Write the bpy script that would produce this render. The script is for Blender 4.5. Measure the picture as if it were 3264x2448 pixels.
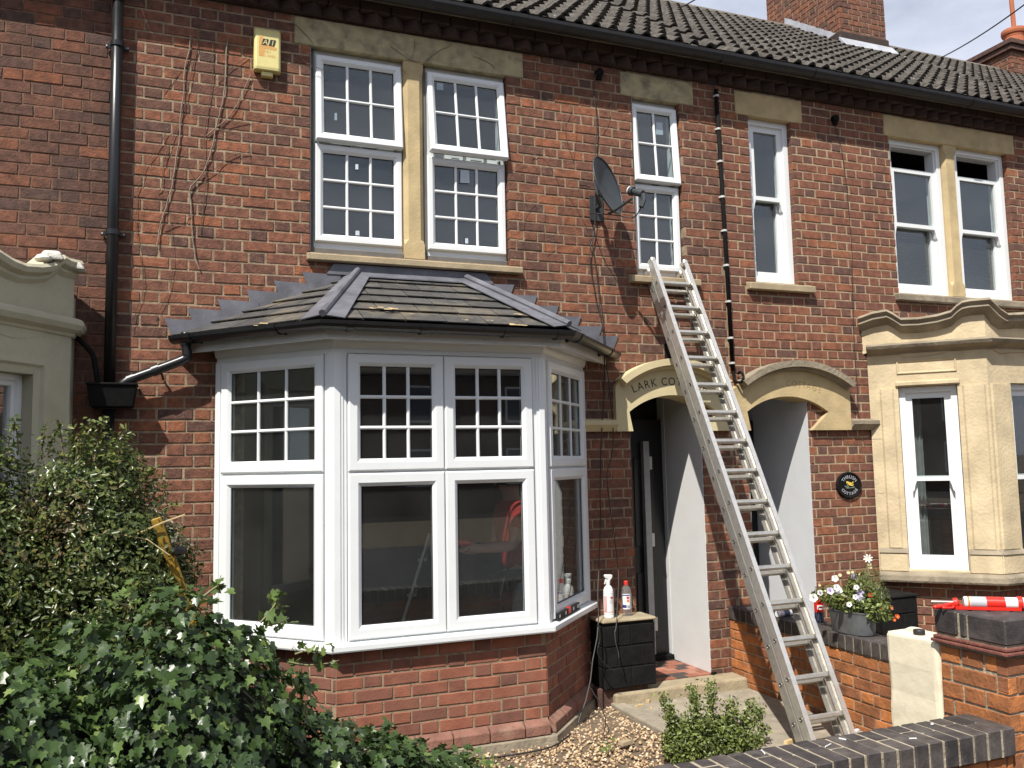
import bpy, math, random
import numpy as np
from mathutils import Vector, Matrix
random.seed(7); RNG = np.random.default_rng(7)
for o in list(bpy.data.objects): bpy.data.objects.remove(o)
SC = bpy.context.scene; COL = SC.collection
R = math.radians

# ------------------------------------------------------------------ camera
YAW, PITCH, ROLL, FPX, HC = R(21.42), R(5.337), R(-1.187), 2734.0, 1.67
fw = np.array([math.sin(YAW)*math.cos(PITCH), math.cos(YAW)*math.cos(PITCH), math.sin(PITCH)])
r0 = np.array([math.cos(YAW), -math.sin(YAW), 0.0]); u0 = np.cross(r0, fw)
rt = math.cos(ROLL)*r0 + math.sin(ROLL)*u0
up = -math.sin(ROLL)*r0 + math.cos(ROLL)*u0
CAMP = np.array([0, 0, HC])
cam = bpy.data.cameras.new('camera'); cam.sensor_width = 36; cam.lens = FPX/3264*36
cam.clip_start = 0.05; cam.clip_end = 3000
co = bpy.data.objects.new('camera', cam); COL.objects.link(co)
co.matrix_world = Matrix(((rt[0], up[0], -fw[0], 0), (rt[1], up[1], -fw[1], 0), (rt[2], up[2], -fw[2], HC), (0, 0, 0, 1)))
SC.camera = co

# ------------------------------------------------------------------ sky, sun, exposure
LDIR = Vector((1.0, 1.0, -1.9)).normalized()
SUN_EL = math.asin(-LDIR.z)
w = bpy.data.worlds.new('World'); SC.world = w; w.use_nodes = True
nt = w.node_tree; nt.nodes.clear()
sky = nt.nodes.new('ShaderNodeTexSky'); sky.sky_type = 'NISHITA'; sky.sun_disc = False
sky.sun_elevation = SUN_EL; sky.sun_rotation = R(225); sky.dust_density = 1.5; sky.ozone_density = 1.0
tc = nt.nodes.new('ShaderNodeTexCoord')
mp = nt.nodes.new('ShaderNodeMapping'); mp.inputs['Scale'].default_value = (1, 1, 2.6); mp.inputs['Location'].default_value = (2.1, 3.4, .9)
nz = nt.nodes.new('ShaderNodeTexNoise'); nz.inputs['Scale'].default_value = 2.3; nz.inputs['Detail'].default_value = 7; nz.inputs['Roughness'].default_value = .55
rp = nt.nodes.new('ShaderNodeValToRGB'); rp.color_ramp.elements[0].position = .36; rp.color_ramp.elements[1].position = .58
rp.color_ramp.elements[0].color = (0.34, 0.34, 0.34, 1); rp.color_ramp.elements[1].color = (.92, .92, .92, 1)
mx = nt.nodes.new('ShaderNodeMix'); mx.data_type = 'RGBA'
mx.inputs[7].default_value = (8.6, 9.2, 10.8, 1)
bg = nt.nodes.new('ShaderNodeBackground'); bg.inputs['Strength'].default_value = .07
wo = nt.nodes.new('ShaderNodeOutputWorld')
nt.links.new(tc.outputs['Generated'], mp.inputs['Vector']); nt.links.new(mp.outputs['Vector'], nz.inputs['Vector'])
nt.links.new(nz.outputs['Fac'], rp.inputs['Fac']); nt.links.new(rp.outputs['Color'], mx.inputs[0])
nt.links.new(sky.outputs['Color'], mx.inputs[6]); nt.links.new(mx.outputs[2], bg.inputs['Color'])
nt.links.new(bg.outputs['Background'], wo.inputs['Surface'])
sl = bpy.data.lights.new('sun', 'SUN'); sl.energy = 5.0; sl.angle = R(.55); sl.color = (1.0, .955, .88)
so = bpy.data.objects.new('sun', sl); COL.objects.link(so); so.rotation_euler = LDIR.to_track_quat('-Z', 'Y').to_euler(); so.location = (-5, -5, 12)
SC.view_settings.view_transform = 'Standard'; SC.view_settings.look = 'None'; SC.view_settings.gamma = 1
SC.view_settings.exposure = 0.42; SC.view_settings.use_curve_mapping = False
SC.render.engine = 'CYCLES'
cy = SC.cycles; cy.use_denoising = True; cy.max_bounces = 8; cy.transparent_max_bounces = 16; cy.glossy_bounces = 4; cy.diffuse_bounces = 4
cy.caustics_reflective = False; cy.caustics_refractive = False; cy.sample_clamp_indirect = 6

# ------------------------------------------------------------------ pixel to place (distance always comes from a plane that the thing touches)
def ray(x, y): return fw*FPX + rt*(x-1632) - up*(y-1224)
def PY(x, y, Y): d = ray(x, y); return d*(Y/d[1]) + CAMP
def PX(x, y, X): d = ray(x, y); return d*(X/d[0]) + CAMP
def PZ(x, y, Z): d = ray(x, y); return d*((Z-HC)/d[2]) + CAMP
def px(p):
    d = np.array(p) - CAMP; return 1632 + FPX*(d@rt)/(d@fw), 1224 - FPX*(d@up)/(d@fw)
W = 5.9      # facade plane
G = -0.08    # ground level

# ------------------------------------------------------------------ materials
def N(nt, t, **k):
    n = nt.nodes.new(t)
    for a, b in k.items(): setattr(n, a, b)
    return n
MATS = {}
def mat(name, base, rough=.8, var=.25, nscale=14, bump=.15, bscale=60, metal=0, ramp=None, stain=0, stain_col=(.05, .045, .04), stain_scale=3, spec=.5, stain_pos=(.5, .66), speck=None, transl=0, coat=0):
    """Principled with noise; ramp = colours picked by the 'tint' of each piece"""
    m = bpy.data.materials.new(name); m.use_nodes = True; nt = m.node_tree; L = nt.links
    b = nt.nodes['Principled BSDF']; b.inputs['Roughness'].default_value = rough; b.inputs['Metallic'].default_value = metal
    b.inputs['Specular IOR Level'].default_value = spec
    if coat: b.inputs['Coat Weight'].default_value = coat
    geo = N(nt, 'ShaderNodeNewGeometry')
    nz = N(nt, 'ShaderNodeTexNoise'); nz.inputs['Scale'].default_value = nscale; nz.inputs['Detail'].default_value = 5
    L.new(geo.outputs['Position'], nz.inputs['Vector'])
    if ramp:
        at = N(nt, 'ShaderNodeAttribute', attribute_name='tint')
        cr = N(nt, 'ShaderNodeValToRGB'); e = cr.color_ramp.elements
        while len(e) < len(ramp): e.new(.5)
        for i, c in enumerate(ramp): e[i].position = i/(len(ramp)-1); e[i].color = (*c, 1)
        L.new(at.outputs['Fac'], cr.inputs['Fac']); col = cr.outputs['Color']
    else:
        rg = N(nt, 'ShaderNodeRGB'); rg.outputs[0].default_value = (*base, 1); col = rg.outputs[0]
    mr = N(nt, 'ShaderNodeMapRange'); mr.inputs[1].default_value = .3; mr.inputs[2].default_value = .7
    mr.inputs[3].default_value = 1-var; mr.inputs[4].default_value = 1+var
    L.new(nz.outputs['Fac'], mr.inputs[0])
    ml = N(nt, 'ShaderNodeMix', data_type='RGBA', blend_type='MULTIPLY'); ml.inputs[0].default_value = 1
    L.new(col, ml.inputs[6]); L.new(mr.outputs[0], ml.inputs[7]); col = ml.outputs[2]
    if stain:
        n2 = N(nt, 'ShaderNodeTexNoise'); n2.inputs['Scale'].default_value = stain_scale; n2.inputs['Detail'].default_value = 8; n2.inputs['Roughness'].default_value = .65
        L.new(geo.outputs['Position'], n2.inputs['Vector'])
        m2 = N(nt, 'ShaderNodeMapRange'); m2.inputs[1].default_value = stain_pos[0]; m2.inputs[2].default_value = stain_pos[1]; m2.inputs[3].default_value = 0; m2.inputs[4].default_value = stain
        L.new(n2.outputs['Fac'], m2.inputs[0])
        mm = N(nt, 'ShaderNodeMix', data_type='RGBA'); L.new(m2.outputs[0], mm.inputs[0]); L.new(col, mm.inputs[6]); mm.inputs[7].default_value = (*stain_col, 1); col = mm.outputs[2]
    if speck:
        n3 = N(nt, 'ShaderNodeTexNoise'); n3.inputs['Scale'].default_value = speck[1]; n3.inputs['Detail'].default_value = 3
        L.new(geo.outputs['Position'], n3.inputs['Vector'])
        m3 = N(nt, 'ShaderNodeMapRange'); m3.inputs[1].default_value = speck[2]; m3.inputs[2].default_value = speck[2]+.04; m3.inputs[4].default_value = speck[3]
        L.new(n3.outputs['Fac'], m3.inputs[0])
        mm = N(nt, 'ShaderNodeMix', data_type='RGBA'); L.new(m3.outputs[0], mm.inputs[0]); L.new(col, mm.inputs[6]); mm.inputs[7].default_value = (*speck[0], 1); col = mm.outputs[2]
    L.new(col, b.inputs['Base Color'])
    if bump:
        nb = N(nt, 'ShaderNodeTexNoise'); nb.inputs['Scale'].default_value = bscale; nb.inputs['Detail'].default_value = 6
        L.new(geo.outputs['Position'], nb.inputs['Vector'])
        bp = N(nt, 'ShaderNodeBump'); bp.inputs['Strength'].default_value = bump; bp.inputs['Distance'].default_value = .01
        L.new(nb.outputs['Fac'], bp.inputs['Height']); L.new(bp.outputs['Normal'], b.inputs['Normal'])
    if transl:
        tr = N(nt, 'ShaderNodeBsdfTranslucent'); L.new(col, tr.inputs['Color'])
        ms = N(nt, 'ShaderNodeMixShader'); ms.inputs[0].default_value = transl
        L.new(b.outputs[0], ms.inputs[1]); L.new(tr.outputs[0], ms.inputs[2]); L.new(ms.outputs[0], nt.nodes['Material Output'].inputs['Surface'])
    MATS[name] = m; return m
def glass(name, tint=(.86, .9, .9), refl=1.0, rough=0.0, ior=1.7, pale_mix=.0):
    m = bpy.data.materials.new(name); m.use_nodes = True; nt = m.node_tree; nt.nodes.clear(); L = nt.links
    o = N(nt, 'ShaderNodeOutputMaterial'); t = N(nt, 'ShaderNodeBsdfTransparent'); t.inputs[0].default_value = (*tint, 1)
    g = N(nt, 'ShaderNodeBsdfGlossy'); g.inputs['Roughness'].default_value = rough; g.inputs[0].default_value = (refl, refl, refl, 1)
    f = N(nt, 'ShaderNodeFresnel'); gg = N(nt, 'ShaderNodeNewGeometry'); mi = N(nt, 'ShaderNodeMapRange'); mi.inputs[3].default_value = ior; mi.inputs[4].default_value = 1/ior   # the same thin-sheet reflection from either face
    L.new(gg.outputs['Backfacing'], mi.inputs[0]); L.new(mi.outputs[0], f.inputs[0])
    x = N(nt, 'ShaderNodeMixShader'); L.new(f.outputs[0], x.inputs[0]); L.new(t.outputs[0], x.inputs[1]); L.new(g.outputs[0], x.inputs[2]); out = x.outputs[0]
    if pale_mix:   # a small pale diffuse share mixed unevenly over the clear glass
        df = N(nt, 'ShaderNodeBsdfDiffuse'); df.inputs[0].default_value = (.75, .76, .74, 1); y = N(nt, 'ShaderNodeMixShader'); ge = N(nt, 'ShaderNodeNewGeometry'); dn = N(nt, 'ShaderNodeTexNoise'); dn.inputs['Scale'].default_value = 2.5; dn.inputs['Detail'].default_value = 4
        mr = N(nt, 'ShaderNodeMapRange'); mr.inputs[1].default_value = .3; mr.inputs[2].default_value = .7; mr.inputs[3].default_value = pale_mix*.6; mr.inputs[4].default_value = pale_mix*1.4
        L.new(ge.outputs['Position'], dn.inputs['Vector']); L.new(dn.outputs['Fac'], mr.inputs[0]); L.new(mr.outputs[0], y.inputs[0]); L.new(out, y.inputs[1]); L.new(df.outputs[0], y.inputs[2]); out = y.outputs[0]
    L.new(out, o.inputs[0])
    MATS[name] = m; return m

BR_MID = [(.096, .050, .038), (.140, .061, .040), (.160, .067, .041), (.173, .070, .042), (.184, .073, .042), (.200, .078, .043), (.265, .096, .045)]
mat('brick_mid', (.2, .06, .03), .92, .36, 22, .5, 70, ramp=BR_MID, stain=.45, stain_col=(.055, .032, .026), stain_scale=5, speck=((.30, .20, .14), 75, .66, .55))
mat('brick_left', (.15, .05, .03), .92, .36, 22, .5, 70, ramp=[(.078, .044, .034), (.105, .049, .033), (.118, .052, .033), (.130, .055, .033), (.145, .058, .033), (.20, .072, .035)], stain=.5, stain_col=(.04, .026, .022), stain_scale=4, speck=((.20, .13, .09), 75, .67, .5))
mat('brick_right', (.2, .06, .04), .92, .30, 22, .4, 70, ramp=[(.115, .058, .044), (.155, .065, .043), (.175, .070, .043), (.188, .073, .043), (.205, .078, .044), (.26, .098, .047)], stain=.35, stain_col=(.07, .04, .032), stain_scale=4)
mat('brick_orange', (.34, .1, .03), .93, .3, 12, .6, 50, ramp=[(.22, .085, .038), (.32, .118, .040), (.40, .145, .044), (.46, .165, .05)], stain=.4, stain_col=(.13, .06, .035), stain_scale=9)
mat('brick_bay', (.26, .085, .045), .92, .22, 12, .3, 90, ramp=[(.17, .074, .052), (.225, .087, .056), (.26, .096, .058), (.30, .108, .062)], stain=.3, stain_col=(.14, .08, .055), stain_scale=6)
mat('brick_blue', (.06, .05, .05), .62, .35, 20, .25, 80, ramp=[(.030, .026, .026), (.044, .037, .036), (.056, .046, .043), (.070, .057, .052)], stain=.4, stain_col=(.15, .13, .115), stain_scale=7)
mat('brick_black', (.007, .007, .007), .85, .4, 20, .3, 70, stain=.5, stain_col=(.016, .015, .014), stain_scale=9, spec=.2)
mat('brick_shaded_sooty', (.05, .03, .024), .95, .3, 9, .3, 90, ramp=[(.045, .029, .024), (.060, .034, .026), (.075, .038, .027)])  # gutter shade put into the cornice brick colour; also the sooty chimney plinth
mat('mortar_mid', (.30, .222, .145), .95, .3, 25, .5, 120, stain=.45, stain_col=(.13, .09, .06), stain_scale=4)
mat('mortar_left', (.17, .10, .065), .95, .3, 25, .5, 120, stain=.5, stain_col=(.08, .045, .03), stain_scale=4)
mat('mortar_right', (.37, .285, .18), .95, .22, 25, .5, 120)
mat('mortar_grey', (.33, .28, .2), .95, .3, 25, .6, 90)
mat('upvc', (.75, .77, .77), .28, .02, 8, 0, spec=.4)
mat('upvc_old', (.72, .72, .70), .4, .05, 8, 0)
mat('fascia_white', (.68, .68, .66), .45, .06, 8, .03, 20, stain=.25, stain_col=(.45, .43, .39), stain_scale=6)
mat('gasket', (.012, .012, .012), .5, 0, 8, 0)
mat('stone_yellow', (.50, .385, .205), .9, .16, 6, .3, 60, stain=.35, stain_col=(.30, .23, .14), stain_scale=5)
mat('stone_bay', (.56, .455, .29), .9, .18, 5, .45, 40, stain=.4, stain_col=(.36, .29, .19), stain_scale=4, stain_pos=(.5, .72))
mat('stone_lichen', (.40, .34, .20), .92, .22, 10, .4, 60, stain=.6, stain_col=(.11, .10, .075), stain_scale=8)
mat('stone_weathered', (.31, .26, .185), .95, .3, 12, .8, 35, stain=.65, stain_col=(.12, .10, .075), stain_scale=6, stain_pos=(.42, .6))
mat('stone_sill', (.36, .285, .18), .9, .15, 6, .3, 60)
mat('stone_cream', (.47, .44, .315), .85, .1, 5, .3, 40, stain=.5, stain_col=(.28, .24, .16), stain_scale=5, stain_pos=(.52, .75))
mat('stone_painted', (.60, .51, .30), .75, .06, 6, .12, 50)
mat('letter_black', (.015, .015, .014), .6, 0, 8, 0)
mat('letter_faded', (.36, .24, .11), .9, .2, 20, 0)
mat('plastic_black', (.012, .0125, .014), .32, .15, 10, .03, 30)
mat('plastic_black_matt', (.016, .016, .018), .55, .3, 14, .1, 50)
mat('iron_black', (.009, .0085, .0085), .8, .3, 20, .15, 60, spec=.12)
mat('cable_black', (.014, .012, .011), .6, .2, 20, 0)
mat('clip_white', (.55, .54, .52), .6, .1, 20, 0)
mat('lead', (.120, .122, .140), .5, .28, 7, .25, 24, stain=.5, stain_col=(.22, .22, .25), stain_scale=5)
mat('sub_frame', (.13, .12, .105), .7, .15, 10, .1, 40)
mat('stone_white', (.56, .54, .48), .95, .3, 18, .9, 40, stain=.5, stain_col=(.25, .23, .19), stain_scale=14)
mat('lead_new', (.40, .41, .45), .45, .15, 9, .2, 24)
mat('slate', (.065, .062, .058), .62, .3, 18, .4, 45, ramp=[(.045, .044, .043), (.062, .060, .057), (.080, .077, .072)], stain=.6, stain_col=(.24, .19, .12), stain_scale=2.6, stain_pos=(.50, .70))
mat('roof_tile', (.14, .12, .1), .95, .35, 16, .7, 40, ramp=[(.052, .045, .038), (.068, .060, .050), (.086, .076, .064)], stain=.9, stain_col=(.035, .028, .021), stain_scale=17, stain_pos=(.47, .6), speck=((.42, .42, .38), 30, .70, .85))
mat('ridge_tile', (.15, .13, .105), .95, .3, 16, .6, 40, stain=.5, stain_col=(.1, .09, .06), stain_scale=9)
mat('terracotta', (.42, .13, .055), .8, .12, 9, .2, 40)
mat('alum', (.60, .58, .53), .48, .1, 30, .08, 90, metal=.85, stain=.35, stain_col=(.35, .33, .3), stain_scale=12)
mat('alum_bright', (.74, .71, .65), .48, .1, 30, .06, 90, metal=.85)
mat('steel_dark', (.2, .19, .18), .4, .1, 20, 0, metal=.8)
mat('galvanised', (.19, .205, .21), .45, .2, 12, .1, 30, metal=.6, stain=.4, stain_col=(.1, .11, .11), stain_scale=9)
mat('dish_grey', (.040, .046, .050), .42, .12, 12, 0)
mat('lnb_white', (.75, .75, .72), .4, 0, 8, 0)
mat('alarm_yellow', (.68, .60, .25), .4, .06, 12, .02, 20)
mat('alarm_stain', (.62, .34, .10), .6, .1, 30, 0)
mat('plaster_white', (.66, .66, .65), .9, .03, 5, .1, 20)
mat('plaster_grey', (.60, .61, .62), .9, .03, 5, .1, 20)
mat('room', (.13, .115, .10), .95, .1, 5, 0)
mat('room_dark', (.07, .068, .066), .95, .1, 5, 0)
mat('room_floor', (.10, .07, .05), .7, .2, 8, 0)
mat('curtain', (.36, .36, .36), .95, .1, 14, .2, 30)
mat('door_black', (.010, .010, .011), .35, .05, 8, 0)
mat('step_stone', (.33, .27, .175), .95, .18, 10, .6, 50, stain=.45, stain_col=(.2, .16, .1), stain_scale=8)
mat('concrete', (.29, .25, .19), .95, .22, 8, .5, 50, stain=.5, stain_col=(.17, .15, .12), stain_scale=5, speck=((.5, .46, .4), 22, .68, .7))
mat('floor_tile', (.3, .12, .08), .75, .2, 14, .15, 60, ramp=[(.05, .045, .042), (.2, .075, .045), (.3, .115, .07), (.36, .17, .12)])
mat('soil', (.13, .095, .062), 1, .35, 20, .8, 40)
mat('gravel', (.4, .3, .2), .9, .2, 60, .2, 120, ramp=[(.15, .085, .05), (.30, .20, .115), (.45, .31, .18), (.58, .43, .27), (.68, .57, .42)])
mat('asphalt', (.035, .035, .035), .95, .2, 20, .4, 90)
mat('paving', (.075, .072, .068), .95, .2, 8, .3, 60)
mat('ivy_leaf', (.05, .1, .03), .33, .25, 30, .12, 60, ramp=[(.028, .052, .016), (.044, .078, .022), (.062, .105, .028), (.10, .155, .04), (.2, .26, .075)], transl=.2, spec=.45)
mat('ivy_stem', (.17, .16, .07), .7, .2, 30, 0)
mat('shrub_leaf', (.05, .09, .03), .3, .25, 30, 0, ramp=[(.032, .050, .015), (.060, .088, .024), (.095, .13, .033), (.16, .18, .045), (.12, .085, .038), (.28, .28, .19)], transl=.25, spec=.45)
mat('plinth_red', (.22, .105, .075), .95, .25, 12, .5, 60, stain=.5, stain_col=(.30, .21, .15), stain_scale=8)
mat('box_leaf', (.07, .12, .03), .4, .2, 30, 0, ramp=[(.055, .075, .018), (.10, .135, .03), (.16, .20, .045), (.24, .28, .085)], transl=.2)
mat('twig', (.19, .14, .085), .85, .3, 40, 0)
mat('vine_grey', (.24, .19, .145), .9, .3, 40, 0)
mat('vine_brown', (.11, .068, .05), .9, .3, 40, 0)
mat('petal_white', (.78, .77, .74), .6, .04, 30, 0, transl=.25)
mat('petal_lilac', (.62, .56, .74), .6, .08, 30, 0, transl=.25)
mat('petal_centre', (.10, .05, .20), .6, .1, 30, 0)
mat('petal_orange', (.68, .09, .015), .6, .1, 30, 0, transl=.2)
mat('petal_cream', (.75, .72, .45), .6, .05, 30, 0, transl=.2)
mat('flower_centre', (.7, .5, .08), .7, .1, 30, 0)
mat('red_paint', (.62, .025, .015), .3, .08, 12, 0)
mat('red_cap', (.65, .04, .03), .35, .05, 12, 0)
mat('red_cloth', (.40, .022, .016), .9, .15, 14, .3, 50)
mat('dark_cloth', (.02, .022, .03), .9, .15, 14, .3, 50)
mat('skin', (.45, .24, .16), .6, .06, 12, 0)
mat('hair', (.03, .02, .014), .7, .2, 40, 0)
mat('white_plastic', (.76, .77, .76), .35, .02, 12, 0)
mat('grey_print', (.30, .31, .35), .5, .3, 30, 0)
mat('blue_print', (.035, .035, .20), .5, .05, 30, 0)
mat('orange_print', (.72, .17, .02), .5, .05, 30, 0)
mat('tube_grey', (.42, .43, .46), .4, .1, 25, 0)
mat('tin_blue', (.05, .06, .10), .4, .1, 25, 0)
mat('can_cream', (.74, .67, .50), .62, .06, 10, .35, 16, stain=.4, stain_col=(.42, .37, .29), stain_scale=7, stain_pos=(.56, .72))
mat('yellow_worn', (.34, .20, .02), .6, .25, 18, .25, 40, stain=.7, stain_col=(.10, .075, .02), stain_scale=11)
mat('debris_wood', (.50, .37, .19), .9, .2, 30, 0)
mat('paper', (.55, .60, .66), .8, .05, 30, 0)
mat('tile_creasing', (.16, .055, .04), .9, .25, 25, .5, 70)
mat('iron_green', (.16, .19, .15), .6, .2, 20, 0)
mat('water_clear', (.5, .5, .52), .2, 0, 8, 0)
glass('glass', pale_mix=.011); glass('glass_bottle', (.97, .96, .97), ior=1.3, pale_mix=.12); glass('lens_clear', (.92, .92, .93), ior=1.2)

# ------------------------------------------------------------------ mesh helpers
WL = {}
def thing(name, label, cat, loc=(0, 0, 0), group=None):
    o = bpy.data.objects.new(name, None); COL.objects.link(o); o.location = loc; o.empty_display_size = .1
    WL[o.name] = np.array(loc, float); tag(o, label, cat, group); return o
def tag(o, label=None, cat=None, group=None, kind=None):
    if label: o['label'] = label
    if cat: o['category'] = cat
    if group: o['group'] = group
    if kind: o['kind'] = kind
    return o
class Fr:
    """a wall-like frame: u runs along A to B, z up, d out of the face"""
    def __init__(s, A, B, tilt=None, base=0):
        s.A = np.array([A[0], A[1], 0.]); v = np.array([B[0]-A[0], B[1]-A[1], 0.]); s.L = np.linalg.norm(v); s.u = v/s.L
        s.n = np.array([s.u[1], -s.u[0], 0.]); s.tilt = tilt
    def p(s, u, z, d):
        if s.tilt:
            t, z1 = s.tilt; h = z1-z; z, d = z1-h*math.cos(t)+d*math.sin(t), d*math.cos(t)+h*math.sin(t)
        q = s.A + s.u*u + s.n*d; return (q[0], q[1], z)
FRONT = Fr((0, W), (1, W))
class MB:
    def __init__(s): s.v = []; s.f = []; s.t = []
    def add(s, vs, fs, tint=None):
        k = len(s.v); s.v += [tuple(map(float, v)) for v in vs]; s.f += [tuple(i+k for i in f) for f in fs]
        s.t += [0. if tint is None else tint]*len(fs); return s
    def hexa(s, P, tint=None):   # 8 points: bottom ring then top ring
        return s.add(P, [(0, 3, 2, 1), (4, 5, 6, 7), (0, 1, 5, 4), (1, 2, 6, 5), (2, 3, 7, 6), (3, 0, 4, 7)], tint)
    def box(s, x0, x1, y0, y1, z0, z1, tint=None):
        return s.hexa([(x0, y0, z0), (x1, y0, z0), (x1, y1, z0), (x0, y1, z0), (x0, y0, z1), (x1, y0, z1), (x1, y1, z1), (x0, y1, z1)], tint)
    def fbox(s, fr, u0, u1, z0, z1, d0, d1, tint=None):
        p = fr.p; return s.hexa([p(u0, z0, d1), p(u1, z0, d1), p(u1, z0, d0), p(u0, z0, d0), p(u0, z1, d1), p(u1, z1, d1), p(u1, z1, d0), p(u0, z1, d0)], tint)
    def prism(s, fr, poly, d0, d1, tint=None):   # poly (u,z) counter-clockwise seen from outside
        n = len(poly); a = [fr.p(u, z, d1) for u, z in poly]; b = [fr.p(u, z, d0) for u, z in poly]
        return s.add(a+b, [tuple(range(n)), tuple(range(2*n-1, n-1, -1))] + [(i, i+n, (i+1) % n+n, (i+1) % n) for i in range(n)], tint)
    def extr(s, pts, vec, tint=None):            # closed polygon swept by a vector
        n = len(pts); v = np.array(vec); b = [tuple(np.array(p)+v) for p in pts]
        return s.add(list(pts)+b, [tuple(range(n)), tuple(range(2*n-1, n-1, -1))] + [(i, i+n, (i+1) % n+n, (i+1) % n) for i in range(n)], tint)
    def tube(s, pts, r, n=8, caps=True, tint=None):
        P = [np.array(p, float) for p in pts]; k0 = len(s.v); rs = r if hasattr(r, '__len__') else [r]*len(P); ref = None; rings = []
        for i, p in enumerate(P):
            t = P[min(i+1, len(P)-1)] - P[max(i-1, 0)]; t /= np.linalg.norm(t)+1e-9
            if ref is None: ref = np.cross(t, (0, 0, 1) if abs(t[2]) < .9 else (1, 0, 0))
            a = ref - t*(ref@t); a /= np.linalg.norm(a)+1e-9; ref = a; b = np.cross(t, a)
            rings.append([p + rs[i]*(math.cos(2*math.pi*j/n)*a + math.sin(2*math.pi*j/n)*b) for j in range(n)])
        vs = [q for g in rings for q in g]; fs = []
        for i in range(len(P)-1):
            for j in range(n): fs.append((i*n+j, i*n+(j+1) % n, (i+1)*n+(j+1) % n, (i+1)*n+j))
        if caps: fs += [tuple(range(n-1, -1, -1)), tuple((len(P)-1)*n+j for j in range(n))]
        return s.add(vs, fs, tint)
    def lathe(s, prof, c, n=20, axis=(0, 0, 1), ref=None, tint=None, sx=1, sy=1):
        ax = np.array(axis, float); ax /= np.linalg.norm(ax)
        a = np.cross(ax, (0, 1, 0) if abs(ax[1]) < .9 else (1, 0, 0)) if ref is None else np.array(ref, float)
        a = a - ax*(a@ax); a /= np.linalg.norm(a); b = np.cross(ax, a); c = np.array(c, float)
        vs = [c + ax*h + r*(sx*math.cos(2*math.pi*j/n)*a + sy*math.sin(2*math.pi*j/n)*b) for r, h in prof for j in range(n)]
        fs = [(i*n+j, i*n+(j+1) % n, (i+1)*n+(j+1) % n, (i+1)*n+j) for i in range(len(prof)-1) for j in range(n)]
        if prof[0][0] > 1e-4: fs.append(tuple(range(n-1, -1, -1)))
        if prof[-1][0] > 1e-4: fs.append(tuple((len(prof)-1)*n+j for j in range(n)))
        return s.add(vs, fs, tint)
    def rings(s, loops, closed=True, cap0=True, cap1=True, tint=None):   # skin through loops of equal length
        n = len(loops[0]); vs = [q for l in loops for q in l]; fs = []
        for i in range(len(loops)-1):
            for j in range(n if closed else n-1): fs.append((i*n+j, i*n+(j+1) % n, (i+1)*n+(j+1) % n, (i+1)*n+j))
        if cap0: fs.append(tuple(range(n-1, -1, -1)))
        if cap1: fs.append(tuple((len(loops)-1)*n+j for j in range(n)))
        return s.add(vs, fs, tint)
    def mesh(s, name, off=(0, 0, 0), smooth=False):
        m = bpy.data.meshes.new(name); v = np.array(s.v, float).reshape(-1, 3) - np.array(off, float)
        m.from_pydata(v.tolist(), [], s.f)
        if any(s.t):
            a = m.attributes.new('tint', 'FLOAT', 'FACE'); a.data.foreach_set('value', s.t)
        if smooth: m.polygons.foreach_set('use_smooth', [True]*len(m.polygons))
        m.update(); return m
    def build(s, name, material, parent=None, smooth=False, bevel=0, loc=None, kind=None, seg=1):
        if parent is not None: off = WL[parent.name]
        else:
            v = np.array(s.v); off = np.array(loc) if loc is not None else np.array([*(v[:, :2].min(0)+v[:, :2].max(0))/2, v[:, 2].min()])
        m = s.mesh(name, off, smooth); m.materials.append(MATS[material])
        o = bpy.data.objects.new(name, m); COL.objects.link(o)
        if parent is not None: o.parent = parent; o.location = (0, 0, 0)
        else: o.location = off
        WL[o.name] = off
        if bevel:
            b = o.modifiers.new('bevel', 'BEVEL'); b.width = bevel; b.segments = seg; b.limit_method = 'ANGLE'; b.angle_limit = R(40)
        if kind: o['kind'] = kind
        return o
def inst(name, me, parent, loc, rot=None, scale=None):
    o = bpy.data.objects.new(name, me); COL.objects.link(o); o.parent = parent
    o.location = np.array(loc) - (WL[parent.name] if parent is not None else 0)
    if rot is not None: o.rotation_euler = rot
    if scale is not None: o.scale = scale
    WL[o.name] = np.array(loc, float); return o
def scatter(name, bv, bf, M, pos, tints, material, parent, kind='stuff', smooth=False):
    """many transformed copies of a small base shape joined into one mesh; M (n,3,3)"""
    bv = np.array(bv, float); n = len(pos); k = len(bv)
    V = np.einsum('nij,kj->nki', M, bv) + np.array(pos)[:, None, :]
    off = WL[parent.name] if parent is not None else np.zeros(3)
    V = V.reshape(-1, 3) - off
    L = [len(f) for f in bf]; flat = np.concatenate([np.array(f) for f in bf])
    loops = (flat[None, :] + (np.arange(n)*k)[:, None]).ravel(); tot = np.tile(L, n); st = np.concatenate([[0], np.cumsum(tot)[:-1]])
    m = bpy.data.meshes.new(name); m.vertices.add(len(V)); m.vertices.foreach_set('co', V.ravel())
    m.loops.add(len(loops)); m.loops.foreach_set('vertex_index', loops.astype(np.int32))
    m.polygons.add(len(tot)); m.polygons.foreach_set('loop_start', st.astype(np.int32))
    m.update(calc_edges=True); m.validate()
    a = m.attributes.new('tint', 'FLOAT', 'FACE'); a.data.foreach_set('value', np.repeat(np.array(tints, float), len(bf)))
    if smooth: m.polygons.foreach_set('use_smooth', [True]*len(m.polygons))
    m.materials.append(MATS[material]); o = bpy.data.objects.new(name, m); COL.objects.link(o)
    if parent is not None: o.parent = parent
    WL[o.name] = off
    if kind: o['kind'] = kind
    return o
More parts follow.
